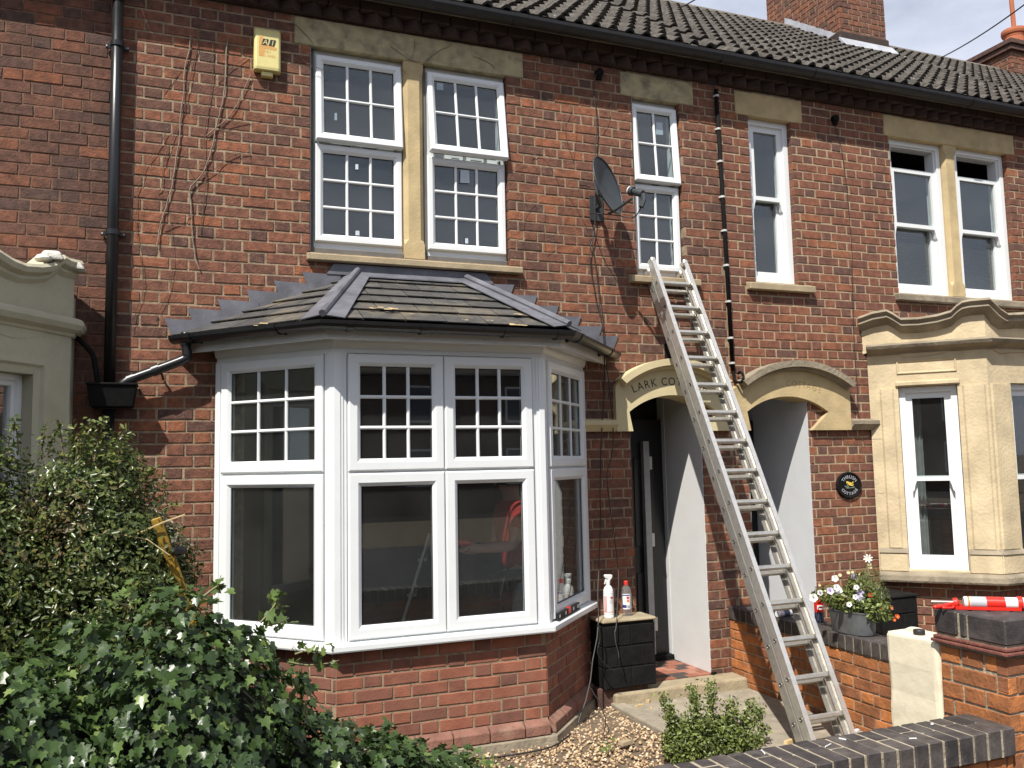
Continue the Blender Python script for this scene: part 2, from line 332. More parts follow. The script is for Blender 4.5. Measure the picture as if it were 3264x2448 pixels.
def rotmats(n, ax=None, spread=1.0, normals=None, rng=RNG):
    """random frames whose local z follows the given normals"""
    z = normals + rng.normal(0, spread, (n, 3)); z /= np.linalg.norm(z, axis=1)[:, None]+1e-9
    a = rng.normal(0, 1, (n, 3)); x = np.cross(a, z); x /= np.linalg.norm(x, axis=1)[:, None]+1e-9
    return np.stack([x, np.cross(z, x), z], axis=2)
def text_mb(s, size, thick=.002, font=None):
    c = bpy.data.curves.new('t', 'FONT'); c.body = s; c.size = size; c.extrude = thick; c.align_x = 'CENTER'; c.resolution_u = 3
    o = bpy.data.objects.new('t', c); COL.objects.link(o); dg = bpy.context.evaluated_depsgraph_get(); dg.update()
    m = bpy.data.meshes.new_from_object(o.evaluated_get(dg)); b = MB()
    b.v = [tuple(v.co) for v in m.vertices]; b.f = [tuple(p.vertices) for p in m.polygons]; b.t = [0.]*len(b.f)
    bpy.data.objects.remove(o); bpy.data.meshes.remove(m); return b
def text_on(fr, s, size, u, z, d, rot=0, thick=.002, shear=0, xs=1):
    b = text_mb(s, size, thick); c, n = math.cos(rot), math.sin(rot)
    b.v = [fr.p(u + (x*xs+shear*y)*c - y*n, z + (x*xs+shear*y)*n + y*c, d+zz) for x, y, zz in b.v]; return b

# ------------------------------------------------------------------ brickwork
def cut(rects, holes):
    out = rects
    for hx0, hx1, hz0, hz1 in holes:
        nx = []
        for r in out:
            x0, x1, z0, z1, t = r
            if x1 <= hx0 or x0 >= hx1 or z1 <= hz0 or z0 >= hz1: nx.append(r); continue
            if x0 < hx0: nx.append((x0, hx0, z0, z1, t))
            if x1 > hx1: nx.append((hx1, x1, z0, z1, t))
            a, b = max(x0, hx0), min(x1, hx1)
            if z0 < hz0: nx.append((a, b, z0, hz0, t))
            if z1 > hz1: nx.append((a, b, hz1, z1, t))
        out = nx
    return out
def flemish(x0, x1, z0, z1, holes, course=.0755, st=.2225, hd=.1115, j=.0125, phase=0, jit=.004, seed=1, bond='flemish'):
    rg = random.Random(seed); out = []; z = z0; row = 0
    while z < z1-.02:
        zt = min(z+course-j, z1)
        if bond == 'flemish': x = x0 - ((st+hd)/2 if row % 2 else 0) - phase; k = 0
        else: x = x0 - (st/2 if row % 2 else 0) - phase; k = 0
        while x < x1:
            wd = (st if k % 2 == 0 else hd) if bond == 'flemish' else st
            wd += rg.uniform(-jit, jit)
            a, b = max(x, x0), min(x+wd-j*rg.uniform(.85, 1.2), x1)
            if b-a > .018: out.append((a, b, z+rg.uniform(-.0015, .0015), zt+rg.uniform(-.0015, .0015), rg.random()))
            x += wd; k += 1
        z += course; row += 1
    wv = lambda x: .0035*math.sin(1.7*x+seed)+.0018*math.sin(5.3*x+2*seed)
    out = [(a, b, c+wv(a), d+wv(a), t) for a, b, c, d, t in out]
    return [r for r in cut(out, holes) if r[1]-r[0] > .012 and r[3]-r[2] > .012]
BF = [(0, 1, 2, 3), (4, 5, 1, 0), (5, 6, 2, 1), (6, 7, 3, 2), (7, 4, 0, 3), (8, 9, 5, 4), (9, 10, 6, 5), (10, 11, 7, 6), (11, 8, 4, 7)]
def brick_pts(u0, u1, z0, z1, dep, rg, ch=.0028, jit=.0022, proud=0.):
    q = lambda: rg.uniform(-jit, jit)
    a = [(u0+ch+q(), z0+ch+q(), proud), (u1-ch+q(), z0+ch+q(), proud), (u1-ch+q(), z1-ch+q(), proud), (u0+ch+q(), z1-ch+q(), proud)]
    b = [(u0, z0, proud-ch*1.2), (u1, z0, proud-ch*1.2), (u1, z1, proud-ch*1.2), (u0, z1, proud-ch*1.2)]
    c = [(u0, z0, proud-dep), (u1, z0, proud-dep), (u1, z1, proud-dep), (u0, z1, proud-dep)]
    return a+b+c
BRICK_CACHE = {}
def unit_brick(kind, wd, ht, dep, material, nvar=14, ch=.0028, jit=.0022):
    """a handful of shared brick meshes, each with its own burn colour and worn corners"""
    key = (kind, material)
    if key not in BRICK_CACHE:
        l = []
        for i in range(nvar):
            rg = random.Random(hash(kind) % 1000+i if False else i*13+len(kind)); P = brick_pts(-wd/2, wd/2, -ht/2, ht/2, dep, rg, ch, jit)
            b = MB(); b.add([(u, -d, z) for u, z, d in P], BF, (i+.5)/nvar); m = b.mesh('brick'); m.materials.append(MATS[material]); l.append(m)
        BRICK_CACHE[key] = (l, wd, ht)
    return BRICK_CACHE[key]
def lay(sets, limit=300, name='brick', rest='brickwork'):
    """sets: (parent, frame, rects, depth, material, unit w, unit h). The largest in view become objects, the rest one joined part per parent."""
    allb = []
    for si, (par, fr, rects, dep, material, uw, uh) in enumerate(sets):
        for r in rects:
            c = fr.p((r[0]+r[1])/2, (r[2]+r[3])/2, 0); view = CAMP-np.array(c); dist = np.linalg.norm(view)
            cs = max(0, (view/dist) @ fr.n); x, y = px(c); ok = -40 < x < 3304 and -30 < y < 2478 and cs > .02
            allb.append((((r[1]-r[0])*(r[3]-r[2])*cs/dist**2) if ok else 0, si, r))
    allb.sort(key=lambda t: -t[0]); joined = {}
    for k, (a, si, r) in enumerate(allb):
        par, fr, rects, dep, material, uw, uh = sets[si]; rg = random.Random(k*7+si)
        proud = rg.uniform(-.0022, .0022)
        if k < limit and a > 0:
            long = (r[1]-r[0]) > uw*.72; kind = 'stretcher' if long else 'header'; bw = uw if long else uw*.478
            ms, mw, mh = unit_brick(kind, bw, uh, dep, material)
            me = ms[min(len(ms)-1, int(r[4]*len(ms)))]
            c = fr.p((r[0]+r[1])/2, (r[2]+r[3])/2, proud); ang = math.atan2(fr.u[1], fr.u[0])
            inst(name, me, par, c, (0, 0, ang), ((r[1]-r[0])/mw, 1, (r[3]-r[2])/mh))
        else:
            b = joined.setdefault((si), MB()); b.add([fr.p(*p) for p in brick_pts(*r[:4], dep, rg, proud=proud)], BF, max(.001, r[4]))
    for si, b in joined.items():
        o = b.build(rest, sets[si][4], sets[si][0]); o['kind'] = 'stuff'
def slab(fr, u0, u1, z0, z1, holes, d0, d1, mb=None):
    """wall backing with openings, as butted blocks"""
    mb = mb or MB(); us = sorted({u0, u1, *[min(max(h[i], u0), u1) for h in holes for i in (0, 1)]}); zs = sorted({z0, z1, *[min(max(h[i], z0), z1) for h in holes for i in (2, 3)]})
    for a, b in zip(us, us[1:]):
        run = None
        for c, d in zip(zs, zs[1:]):
            um, zm = (a+b)/2, (c+d)/2; solid = not any(h[0] < um < h[1] and h[2] < zm < h[3] for h in holes)
            if solid: run = (run[0], d) if run else (c, d)
            if (not solid or d == zs[-1]) and run: mb.fbox(fr, a, b, run[0], run[1], d0, d1); run = None
    return mb
# ================================================================== LARGE STRUCTURE
def struct(name, mb, material, **k): return tag(mb.build(name, material, **k), kind='structure')
struct('ground', MB().box(-900, 900, -900, 900, -.30, -.16), 'soil', loc=(0, 0, -.30))
struct('pavement', MB().box(-40, 40, -1.2, 2.5, -.16, -.05), 'paving')
struct('road', MB().box(-60, 60, -9, -1.2, -.16, -.15), 'asphalt')

GAB = (.0755, .2225, .1115)
HA = thing('terraced_house', 'dark red brick terraced house with cream painted bay, left of the tall black drainpipe', 'house', (-1.5, W, G), 'brick terraced houses in one row')
HB = thing('terraced_house', 'red brick terraced house with white bay window and LARK COTTAGE porch arch', 'house', (1.9, W, G), 'brick terraced houses in one row')
HC_ = thing('terraced_house', 'red brick terraced house with yellow stone bay, sash windows and black round plaque', 'house', (6.5, W, G), 'brick terraced houses in one row')
HD = thing('terraced_house', 'far terraced house showing only its grey tiled roof and orange chimney pot', 'house', (11, W, G), 'brick terraced houses in one row')

OPA, LNA, SLA = (.84, 2.32, 3.16, 4.64), (.73, 2.46, 4.64, 4.84), (.815, 2.405, 3.09, 3.16)
OPB, LNB, SLB = (3.41, 3.86, 3.16, 4.63), (3.31, 4.0, 4.63, 4.83), (3.33, 3.975, 3.085, 3.16)
OPC, LNC, SLC = (4.55, 5.0, 3.17, 4.62), (4.42, 5.13, 4.62, 4.83), (4.455, 5.14, 3.09, 3.17)
OPD, LND, SLD = (6.13, 7.64, 3.16, 4.635), (6.07, 7.75, 4.635, 4.835), (6.08, 7.80, 3.08, 3.16)
DRL, DRR = (3.30, 3.955, -.5, 2.19), (4.40, 5.03, -.5, 2.19)
XAB, XBC, XCD = -.40, 4.245, 8.85
TOPW = 4.845
def wall(H, x0, x1, holes_b, holes_m, material, mort, seed, extra, phase=0, zb=-.12, hook=None, **kw):
    wl = slab(FRONT, x0, x1, zb, TOPW, [(h[0]-.004, h[1]+.004, h[2]-.003, h[3]+.003) for h in holes_m], -.22, -.0045).build('front_wall', mort, H)
    rects = flemish(x0+.005, x1-.005, zb+.01, TOPW, holes_b, seed=seed, phase=phase, **kw)
    return wl, (wl, FRONT, rects, .1, material, .2100, .0630)
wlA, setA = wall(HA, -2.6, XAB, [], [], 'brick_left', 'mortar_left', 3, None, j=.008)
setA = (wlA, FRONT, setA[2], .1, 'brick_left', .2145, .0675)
wlB, setB = wall(HB, XAB, XBC, [OPA, LNA, SLA, OPB, LNB, SLB, DRL, (.27, 2.86, -.5, 2.45)], [OPA, OPB, DRL, (.42, 2.71, .0, 2.36)], 'brick_mid', 'mortar_mid', 5, None, phase=.05)
wlC, setC = wall(HC_, XBC, XCD, [OPC, LNC, SLC, OPD, LND, SLD, DRR, (5.74, 8.1, -.5, 2.6)], [OPC, OPD, DRR, (5.85, 8.0, .0, 2.36)], 'brick_right', 'mortar_right', 9, None, phase=.02)
MB().box(XCD, 13.6, W, W+.2, -.1, TOPW).build('front_wall', 'brick_right', HD)
# rooms behind the windows
def room(H, x0, x1, y0, y1, z0, z1, m):
    b = MB(); P = [(x0, y0, z0), (x1, y0, z0), (x1, y1, z0), (x0, y1, z0), (x0, y0, z1), (x1, y0, z1), (x1, y1, z1), (x0, y1, z1)]
    b.add(P, [(0, 1, 2, 3), (7, 6, 5, 4), (2, 6, 7, 3), (1, 5, 6, 2), (3, 7, 4, 0)]); return b.build('room', m, H)
room(HB, -.3, 4.2, W+.225, 9.3, 2.72, 4.95, 'room_dark')
room(HC_, 4.3, 8.8, W+.225, 9.3, 2.72, 4.95, 'room_dark')
room(HB, -.1, 2.98, W+.225, 9.2, .02, 2.66, 'room')
room(HC_, 5.3, 8.6, W+.225, 9.2, .02, 2.66, 'room_dark')
room(HA, -2.6, -.5, W+.225, 9.2, .02, 4.9, 'room_dark')

# ------------------------------------------------------------------ cornice: dog-tooth bricks, corbel course, pale mortar line
def cornice(H, wl, x0, x1, material, mort):
    MB().fbox(FRONT, x0, x1, TOPW, 5.03, -.22, .0).build('cornice_backing', 'brick_shaded_sooty', H)
    me = MB(); s = .105/2
    me.add([(-s, -s, -.034), (s, -s, -.034), (s, s, -.034), (-s, s, -.034), (-s, -s, .034), (s, -s, .034), (s, s, .034), (-s, s, .034)], [(0, 3, 2, 1), (4, 5, 6, 7), (0, 1, 5, 4), (1, 2, 6, 5), (2, 3, 7, 6), (3, 0, 4, 7)], .3)
    m = me.mesh('dog_tooth_brick'); m.materials.append(MATS['brick_shaded_sooty']); x = x0+.08
    while x < x1-.05:
        inst('dog_tooth_brick', m, H, (x, W-.012, TOPW+.042+random.uniform(-.002, .002)), (0, 0, R(45)+random.uniform(-.05, .05))); x += .1465
    rg = random.Random(4); x = x0+.004
    mm = unit_brick('corbel', .2165, .07, .1, 'brick_shaded_sooty')[0]
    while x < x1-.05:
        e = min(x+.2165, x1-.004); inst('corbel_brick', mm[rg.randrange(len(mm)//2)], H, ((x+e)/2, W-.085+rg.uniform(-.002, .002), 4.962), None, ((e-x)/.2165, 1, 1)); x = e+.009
    MB().fbox(FRONT, x0, x1, 4.9985, 5.028, .0, .097).build('mortar_fillet', 'stone_weathered', H)
cornice(HA, wlA, -2.6, XAB, 'brick_left', 'mortar_left'); cornice(HB, wlB, XAB, XBC, 'brick_mid', 'mortar_mid'); cornice(HC_, wlC, XBC, XCD, 'brick_right', 'mortar_right')
MB().fbox(FRONT, XCD, 13.6, TOPW, 5.03, -.2, .09).build('cornice', 'brick_right', HD)

# ------------------------------------------------------------------ main roof
EY, EZ, RY, RZ = 5.745, 5.055, 9.4, 7.745
SL = math.atan2(RZ-EZ, RY-EY); SLEN = math.hypot(RZ-EZ, RY-EY)
def tile_mesh(rg):
    b = MB(); xs = [i/16*.302 for i in range(17)]
    def hgt(x):
        q = (x % .151)/.151; return .036*max(0, math.sin(math.pi*(q-.42)/.58))**.8 if q > .42 else 0
    n = len(xs); ln = .345; w0 = rg.uniform(-.002, .002)
    v = [(x, 0, hgt(x)+.020+w0) for x in xs] + [(x, ln, hgt(x)-.006) for x in xs] + [(x, .004, hgt(x)-.004) for x in xs]
    f = [(i, i+1, n+i+1, n+i) for i in range(n-1)] + [(2*n+i, 2*n+i+1, i+1, i) for i in range(n-1)]
    b.add(v, f, rg.uniform(.02, 1)); m = b.mesh('roof_tile'); m.materials.append(MATS['roof_tile']); return b, m
TILES = [tile_mesh(random.Random(i)) for i in range(10)]
def roof(H, x0, x1, single=True):
    deck = MB().hexa([(x0, EY+.02, EZ-.06), (x1, EY+.02, EZ-.06), (x1, RY, RZ-.06), (x0, RY, RZ-.06), (x0, EY+.02, EZ-.025), (x1, EY+.02, EZ-.025), (x1, RY, RZ-.025), (x0, RY, RZ-.025)])
    deck.hexa([(x0, RY, RZ-.06), (x1, RY, RZ-.06), (x1, 2*RY-EY, EZ-.06), (x0, 2*RY-EY, EZ-.06), (x0, RY, RZ-.02), (x1, RY, RZ-.02), (x1, 2*RY-EY, EZ-.02), (x0, 2*RY-EY, EZ-.02)])
    rf = deck.build('roof', 'roof_tile', H); rows = 15; g = SLEN/rows; k = 0; J = MB(); rg = random.Random(int(x0*10)); nx = round((x1-x0)/.3)
    pick = []
    for r in range(rows):
        for c in range(nx):
            x = x0+c*.3; y = EY-.03+r*g*math.cos(SL); z = EZ-.02+r*g*math.sin(SL)+.012; q = px((x+.15, y+.12, z+.1)); vis = -60 < q[0] < 3330 and q[1] > -60
            pick.append((x, y, z, vis, abs(q[0]-2000)))
    for x, y, z, vis, _ in pick:
        tb, tm = TILES[rg.randrange(10)]
        rot = (SL-R(2.2)+rg.uniform(-.006, .006), rg.uniform(-.006, .006), 0)
        if single and vis and k < 300: inst('roof_tile', tm, rf, (x, y, z), rot); k += 1
        else:
            M = np.array(Matrix.Rotation(SL-R(2.2), 3, 'X')); J.add((np.array(tb.v)@M.T + (x, y, z)).tolist(), tb.f, tb.t[0])
    if J.v: J.build('tiling', 'roof_tile', rf, kind='stuff')
    x = x0
    while x < x1-.01:
        e = min(x+.45, x1); P = [(0, 0)]
        b = MB(); pr = [(math.cos(a), math.sin(a)) for a in np.linspace(-.25, math.pi+.25, 9)]
        for rr in (.115,): b.rings([[(xx, RY-rr*c, RZ-.06+rr*s*.95) for c, s in pr] for xx in (x+.004, e-.004)], closed=False, cap0=True, cap1=True)
        if px((x, RY, RZ))[1] > -80: b.build('ridge_tile', 'ridge_tile', rf, smooth=False)
        x = e
    return rf
rfA = roof(HA, -2.6, XAB, False); rfB = roof(HB, XAB, XBC); rfC = roof(HC_, XBC, XCD); rfD = roof(HD, XCD, 13.6, False)
# gutter along the eaves, one length to each house
def half_gutter(pts, r, n=9, th=.004):
    """half-round channel along a path of 3D points lying in one level"""
    b = MB(); P = [np.array(p, float) for p in pts]; loops = []
    for i, p in enumerate(P):
        t0 = P[i]-P[i-1] if i else P[1]-P[0]; t1 = P[i+1]-P[i] if i < len(P)-1 else t0
        t0 = t0/np.linalg.norm(t0); t1 = t1/np.linalg.norm(t1); n0 = np.array([t0[1], -t0[0], 0]); n1 = np.array([t1[1], -t1[0], 0])
        m = n0+n1; m /= np.linalg.norm(m); m /= max(.4, m@n0)
        A = np.linspace(math.pi, 2*math.pi, n)
        loops.append([p + m*(r*math.cos(a)) + np.array([0, 0, r*math.sin(a)]) for a in A] + [p + m*((r-th)*math.cos(a)) + np.array([0, 0, (r-th)*math.sin(a)]) for a in A[::-1]])
    return b.rings(loops)
for H, x0, x1 in ((HA, -2.6, XAB), (HB, XAB, XBC), (HC_, XBC, XCD), (HD, XCD, 13.6)):
    gt = half_gutter([(x0+.002, 5.70, 5.012), (x1-.002, 5.70, 5.012)], .060).build('gutter', 'plastic_black_matt', H, smooth=False)
    x = x0 + .9
    while x < x1: 
        half_gutter([(x-.05, 5.70, 5.012), (x+.05, 5.70, 5.012)], .066).build('gutter_union', 'plastic_black_matt', gt); x += 1.85

# ------------------------------------------------------------------ chimneys
def chimney(H, x0, x1, y0, y1, z0, z1, material, mort, seed, cap=None):
    st = MB().box(x0+.006, x1-.006, y0+.006, y1-.006, z0, z1).build('chimney', mort, H); sets = []
    for A, B in (((x0, y0), (x1, y0)), ((x0, y1), (x0, y0))):
        f = Fr(A, B); rects = flemish(0.003, f.L-.003, z0, z1, [], seed=seed, course=.0755); sets.append((st, f, rects, .06, material, .2125, .0655))
    return st, sets
ch1, chs = chimney(HC_, 8.06, 8.85, 8.46, 9.9, 7.0, 9.75, 'brick_mid', 'mortar_mid', 21)
MB().box(8.02, 8.89, 8.42, 9.94, 8.72, 8.79).build('oversailing_course', 'brick_mid', ch1, bevel=.006)
MB().box(8.0, 8.91, 8.40, 9.96, 8.795, 8.87).build('oversailing_course', 'brick_mid', ch1, bevel=.006)
MB().box(8.03, 8.88, 8.43, 9.93, 7.13, 7.26).build('chimney_plinth', 'brick_shaded_sooty', ch1, bevel=.02)
# lead soakers round the chimney foot
b = MB(); b.hexa([(8.0, 8.30, 6.965), (8.91, 8.30, 6.965), (8.91, 8.425, 7.06), (8.0, 8.425, 7.06), (8.0, 8.30, 6.99), (8.91, 8.30, 6.99), (8.91, 8.425, 7.15), (8.0, 8.425, 7.15)]); b.build('lead_apron', 'lead_new', ch1)
fL = Fr((8.045, 9.6), (8.045, 8.42))
for i in range(7):
    yb = 8.44+i*.15; zb = EZ+(yb-EY)*math.tan(SL); u = 9.6-yb
    MB().prism(fL, [(u-.17, zb+.02+.11), (u, zb-.02), (u, zb+.16), (u-.15, zb+.26)], 0, .006+.0015*(i % 2)).build('lead_step', 'lead_new', ch1)
ch2, chs2 = chimney(HD, 12.05, 13.0, 9.1, 10.0, 7.3, 7.95, 'brick_mid', 'mortar_mid', 22)
MB().box(12.0, 13.05, 9.05, 10.05, 7.95, 8.03).build('oversailing_course', 'brick_mid', ch2, bevel=.006)
MB().box(11.97, 13.08, 9.02, 10.08, 8.035, 8.11).build('oversailing_course', 'brick_mid', ch2, bevel=.006)
MB().lathe([(.0, .0), (.155, .0), (.150, .26), (.155, .262), (.158, .30), (.175, .305), (.185, .34), (.182, .385), (.150, .392), (.140, .38), (.13, .1), (0, .1)], (12.55, 9.4, 8.11), 24).build('chimney_pot', 'terracotta', ch2, smooth=False)
b = MB(); b.tube([(12.78, 9.55, 8.0), (12.72, 9.55, 11.0)], .035, 8); tag(b.build('aerial_mast', 'terracotta', None), 'thin rusty red mast standing beside the orange chimney pot', 'mast')
def wire(name, p, q, r, label, sag=.05):
    P = [np.array(p)*(1-t)+np.array(q)*t - np.array([0, 0, sag*4*t*(1-t)]) for t in np.linspace(0, 1, 12)]
    tag(MB().tube(P, r, 6).build(name, 'cable_black', None), label, 'wire')
a = PY(2969, 198, 9.3); e = PY(3290, -4, 6.0); wire('telephone_wire', a, e, .008, 'black telephone wire running up from the ridge beside the far chimney pot')
a = PY(2143, 34, 9.38); e = PY(2330, -90, 7.0); wire('telephone_wire', a, e, .008, 'short black telephone wire leaving the roof slope above the small landing window')

# ------------------------------------------------------------------ stone dressings of the upper windows
def dressing(H, ln, sl, lm, sm, shoulders, proud=.006):
    l = MB().fbox(FRONT, ln[0], ln[1], ln[2], ln[3], -.22, proud)
    lo = l.build('lintel', lm, H, bevel=.006)
    for a, b_ in shoulders:   # the dropped chamfered soffit under each light
        MB().prism(FRONT, [(a, ln[2]-.002), (b_, ln[2]-.002), (b_-.05, ln[2]+.03), (a+.05, ln[2]+.03)], .0, proud+.005).build('lintel_chamfer', lm, lo, bevel=.003)
    s = MB(); s.prism(Fr((sl[0], W), (sl[0], W+1)), [], 0, 0) if False else None
    x0, x1, z0, z1 = sl; s.hexa([(x0, W-.055, z0), (x1, W-.055, z0), (x1, W+.16, z0), (x0, W+.16, z0), (x0, W-.055, z1-.022), (x1, W-.055, z1-.022), (x1, W+.16, z1), (x0, W+.16, z1)])
    s.build('stone_sill', sm, H, bevel=.006)
dressing(HB, LNA, SLA, 'stone_lichen', 'stone_sill', [(.90, 1.46), (1.72, 2.28)])
dressing(HB, LNB, SLB, 'stone_lichen', 'stone_sill', [(3.48, 3.8)])
dressing(HC_, LNC, SLC, 'stone_yellow', 'stone_sill', [(4.6, 4.96)])
dressing(HC_, LND, SLD, 'stone_yellow', 'stone_weathered', [(6.2, 6.74), (7.04, 7.58)])
def mullion(H, x0, x1, z0, z1, m):
    b = MB(); c = .03   # chamfered shaft with square stops at head and foot
    for a, e, ch in ((z0, z0+.10, 0), (z0+.10, z0+.14, None), (z0+.14, z1-.10, c), (z1-.10, z1-.06, 'r'), (z1-.06, z1, 0)):
        c0, c1 = (ch, ch) if isinstance(ch, (int, float)) else ((0, c) if ch is None else (c, 0))
        def loop(z, k): return [(x0, W+.12, z), (x1, W+.12, z), (x1, W+.004+k, z), (x1-k, W+.004, z), (x0+k, W+.004, z), (x0, W+.004+k, z)]
        b.rings([loop(a, c0+1e-4), loop(e, c1+1e-4)], cap0=True, cap1=True)
    b.build('stone_mullion', m, H)
mullion(HB, 1.512, 1.660, 3.16, 4.64, 'stone_yellow'); mullion(HC_, 6.80, 6.965, 3.16, 4.635, 'stone_yellow')

# ------------------------------------------------------------------ windows
def ring(b, fr, u0, u1, z0, z1, loops):
    """mitred frame; loops = (inset, d) from outer back round to inner back"""
    L = [[fr.p(u0+i, z0+i, d), fr.p(u1-i, z0+i, d), fr.p(u1-i, z1-i, d), fr.p(u0+i, z1-i, d)] for i, d in loops]
    n = len(L); vs = [q for l in L for q in l]; fs = [(i*4+j, i*4+(j+1) % 4, (i+1)*4+(j+1) % 4, (i+1)*4+j) for i in range(n-1) for j in range(4)]
    b.add(vs, fs); return b
def sash(win, fr, u0, u1, z0, z1, fwid, cols, rows, d, dep=.05, m='upvc', bar=.022, pane_d=None, curtain=False):
    f = ring(MB(), fr, u0, u1, z0, z1, [(0, d-dep), (0, d-.008), (.008, d), (fwid-.022, d), (fwid-.016, d-.004), (fwid, d-.018), (fwid, d-dep)]).build('sash_frame', m, win)
    a, b_, c, e = u0+fwid, u1-fwid, z0+fwid, z1-fwid; gd = d-.030; gw = (b_-a)/cols; gh = (e-c)/rows
    ring(MB(), fr, a-.002, b_+.002, c-.002, e+.002, [(0, gd+.004), (.006, gd+.006), (.006, gd+.001)]).build('gasket', 'gasket', win)
    for i in range(cols):
        for k in range(rows):
            MB().fbox(fr, a+i*gw+.0005, a+(i+1)*gw-.0005, c+k*gh+.0005, c+(k+1)*gh-.0005, gd-.006, gd).build('pane', 'glass', win)
    def barp(u, z0_, z1_, horiz, top):
        b = MB(); h = bar/2; pr = [(-h, gd+.001), (-h*.9, gd+.008), (-h*.35, top), (h*.35, top), (h*.9, gd+.008), (h, gd+.001)]
        if horiz: L = [[fr.p(z, u+o, dd) for o, dd in pr] for z in (z0_, z1_)]
        else: L = [[fr.p(u+o, z, dd) for o, dd in pr] for z in (z0_, z1_)]
        b.rings(L).build('glazing_bar', m, win)
    for i in range(1, cols): barp(a+i*gw, c, e, False, gd+.014)
    for k in range(1, rows): barp(c+k*gh, a, b_, True, gd+.0152)
    return f
def casement(H, u0, u1, z0, z1, zt, cols, ru, rl, tilt, m=.008):
    """white casement: fixed light below, top-hung sash above standing ajar"""
    d = -.062; b = MB(); ring(b, FRONT, u0, u1, z0, z1, [(0, d-.07), (0, d), (.045, d), (.045, d-.07)]); b.fbox(FRONT, u0+.045, u1-.045, zt-.028, zt+.028, d-.07, d-.001)
    win = b.build('window', 'upvc', H); WL[win.name] = WL[H.name]
    sash(win, FRONT, u0+m, u1-.006, z0+.045, zt-.006, .058, cols, rl, d+.028)
    sash(win, Fr((0, W), (1, W), tilt=(tilt, z1-.035)), u0+m, u1-.006, zt+.010, z1-.035, .058, cols, ru, d+.034)
    b = MB()
    for u in (u0+.2, u0+.35, u1-.25): b.fbox(FRONT, u, u+.06, zt-.004, zt+.006, d, d+.01)
    b.fbox(FRONT, u1-.06, u1-.045, zt-.01, zt+.014, d, d+.03); b.build('window_catch', 'steel_dark', win)
    return win
wA1 = casement(HB, .872, 1.510, 3.200, 4.638, 3.955, 3, 2, 3, R(4.0))
wA2 = casement(HB, 1.688, 2.315, 3.200, 4.638, 3.955, 3, 2, 3, R(7.5))
wB = casement(HB, 3.412, 3.856, 3.162, 4.628, 3.925, 2, 2, 3, R(3.6))
for a_, b_ in ((.845, 1.510), (1.663, 2.315)):
    MB().fbox(FRONT, a_, b_, 3.1605, 3.199, -.13, -.035).build('sub_sill', 'sub_frame', HB, bevel=.004); MB().fbox(FRONT, a_, a_+.026, 3.199, 4.638, -.13, -.05).build('sub_frame', 'sub_frame', HB)
# the dark grey reveal beside each new frame
for H, op in ((HB, OPA), (HB, OPB)):
    MB().fbox(FRONT, op[0]+.0005, op[0]+.004, op[2], op[3], -.2, -.003).build('reveal_trim', 'steel_dark', H)
# scraps of paper and film left on the glass
for wn, x, y, sx, sy in ((wA2, 1402, 270, .052, .085), (wA2, 1481, 563, .075, .105), (wA1, 1137, 532, .022, .04), (wA1, 1139, 743, .03, .035), (wA2, 1487, 768, .025, .04), (wB, 2101, 410, .07, .11), (wA1, 1070, 372, .018, .055)):
    p = PY(x, y, W+.055); s = MB(); s.prism(FRONT, [(p[0]-sx/2, p[2]-sy/2), (p[0]+sx/2, p[2]-sy/2*.9), (p[0]+sx*.46, p[2]+sy*.5), (p[0]-sx*.42, p[2]+sy*.46)], -.054, -.0525); s.build('paper_scrap', 'paper', wn)

def sash_window(H, fr, u0, u1, z0, z1, zm, d=-.05, open_top=0, blind=None, sill=.05, curtain=None, parent=None, horns=True):
    b = MB(); ring(b, fr, u0, u1, z0, z1, [(0, d-.12), (0, d), (.048, d), (.048, d-.02), (.062, d-.022), (.062, d-.12)])
    win = b.build('window', 'upvc', H)
    a, e = u0+.062, u1-.062; zt = z1-.062-open_top
    def light(x0, x1, c0, c1, dd, wst, wbot, wtop):
        b = MB(); L = []
        o = [fr.p(x0, c0, dd), fr.p(x1, c0, dd), fr.p(x1, c1, dd), fr.p(x0, c1, dd)]; i_ = [fr.p(x0+wst, c0+wbot, dd), fr.p(x1-wst, c0+wbot, dd), fr.p(x1-wst, c1-wtop, dd), fr.p(x0+wst, c1-wtop, dd)]
        ob = [fr.p(x0, c0, dd-.04), fr.p(x1, c0, dd-.04), fr.p(x1, c1, dd-.04), fr.p(x0, c1, dd-.04)]; ib = [fr.p(x0+wst, c0+wbot, dd-.04), fr.p(x1-wst, c0+wbot, dd-.04), fr.p(x1-wst, c1-wtop, dd-.04), fr.p(x0+wst, c1-wtop, dd-.04)]
        b.rings([ob, o, i_, ib], cap0=False, cap1=False).build('sash_frame', 'upvc', win)
        MB().fbox(fr, x0+wst, x1-wst, c0+wbot, c1-wtop, dd-.026, dd-.02).build('pane', 'glass', win)
    light(a, e, zm-.022, zt, d-.024, .038, .036, .036)
    light(a, e, z0+.062, zm+.022, d-.072, .038, .052, .036)
    if horns:
        for s, x in ((1, a), (-1, e)):
            MB().prism(fr, [(x, zm-.022), (x, zm-.115), (x+s*.014, zm-.10), (x+s*.022, zm-.06), (x+s*.036, zm-.022)][::s], d-.062, d-.0245).build('sash_horn', 'upvc', win)
    if blind:
        b = MB(); z = blind[0]
        while z < blind[1]:
            b.add([fr.p(a, z, d-.17), fr.p(e, z, d-.17), fr.p(e, z+.012, d-.195), fr.p(a, z+.012, d-.195)], [(0, 1, 2, 3)]); z += .024
        b.build('blind', 'plastic_black_matt', win)
    if curtain:
        x0, x1 = curtain; n = 12
        b = MB(); L = [[fr.p(x0+(x1-x0)*i/n, z, d-.26+.02*math.sin(i*2.1)) for i in range(n+1)] for z in (z0, z1)]
        b.rings(L, closed=False, cap0=False, cap1=False).build('curtain', 'curtain', win)
    return win
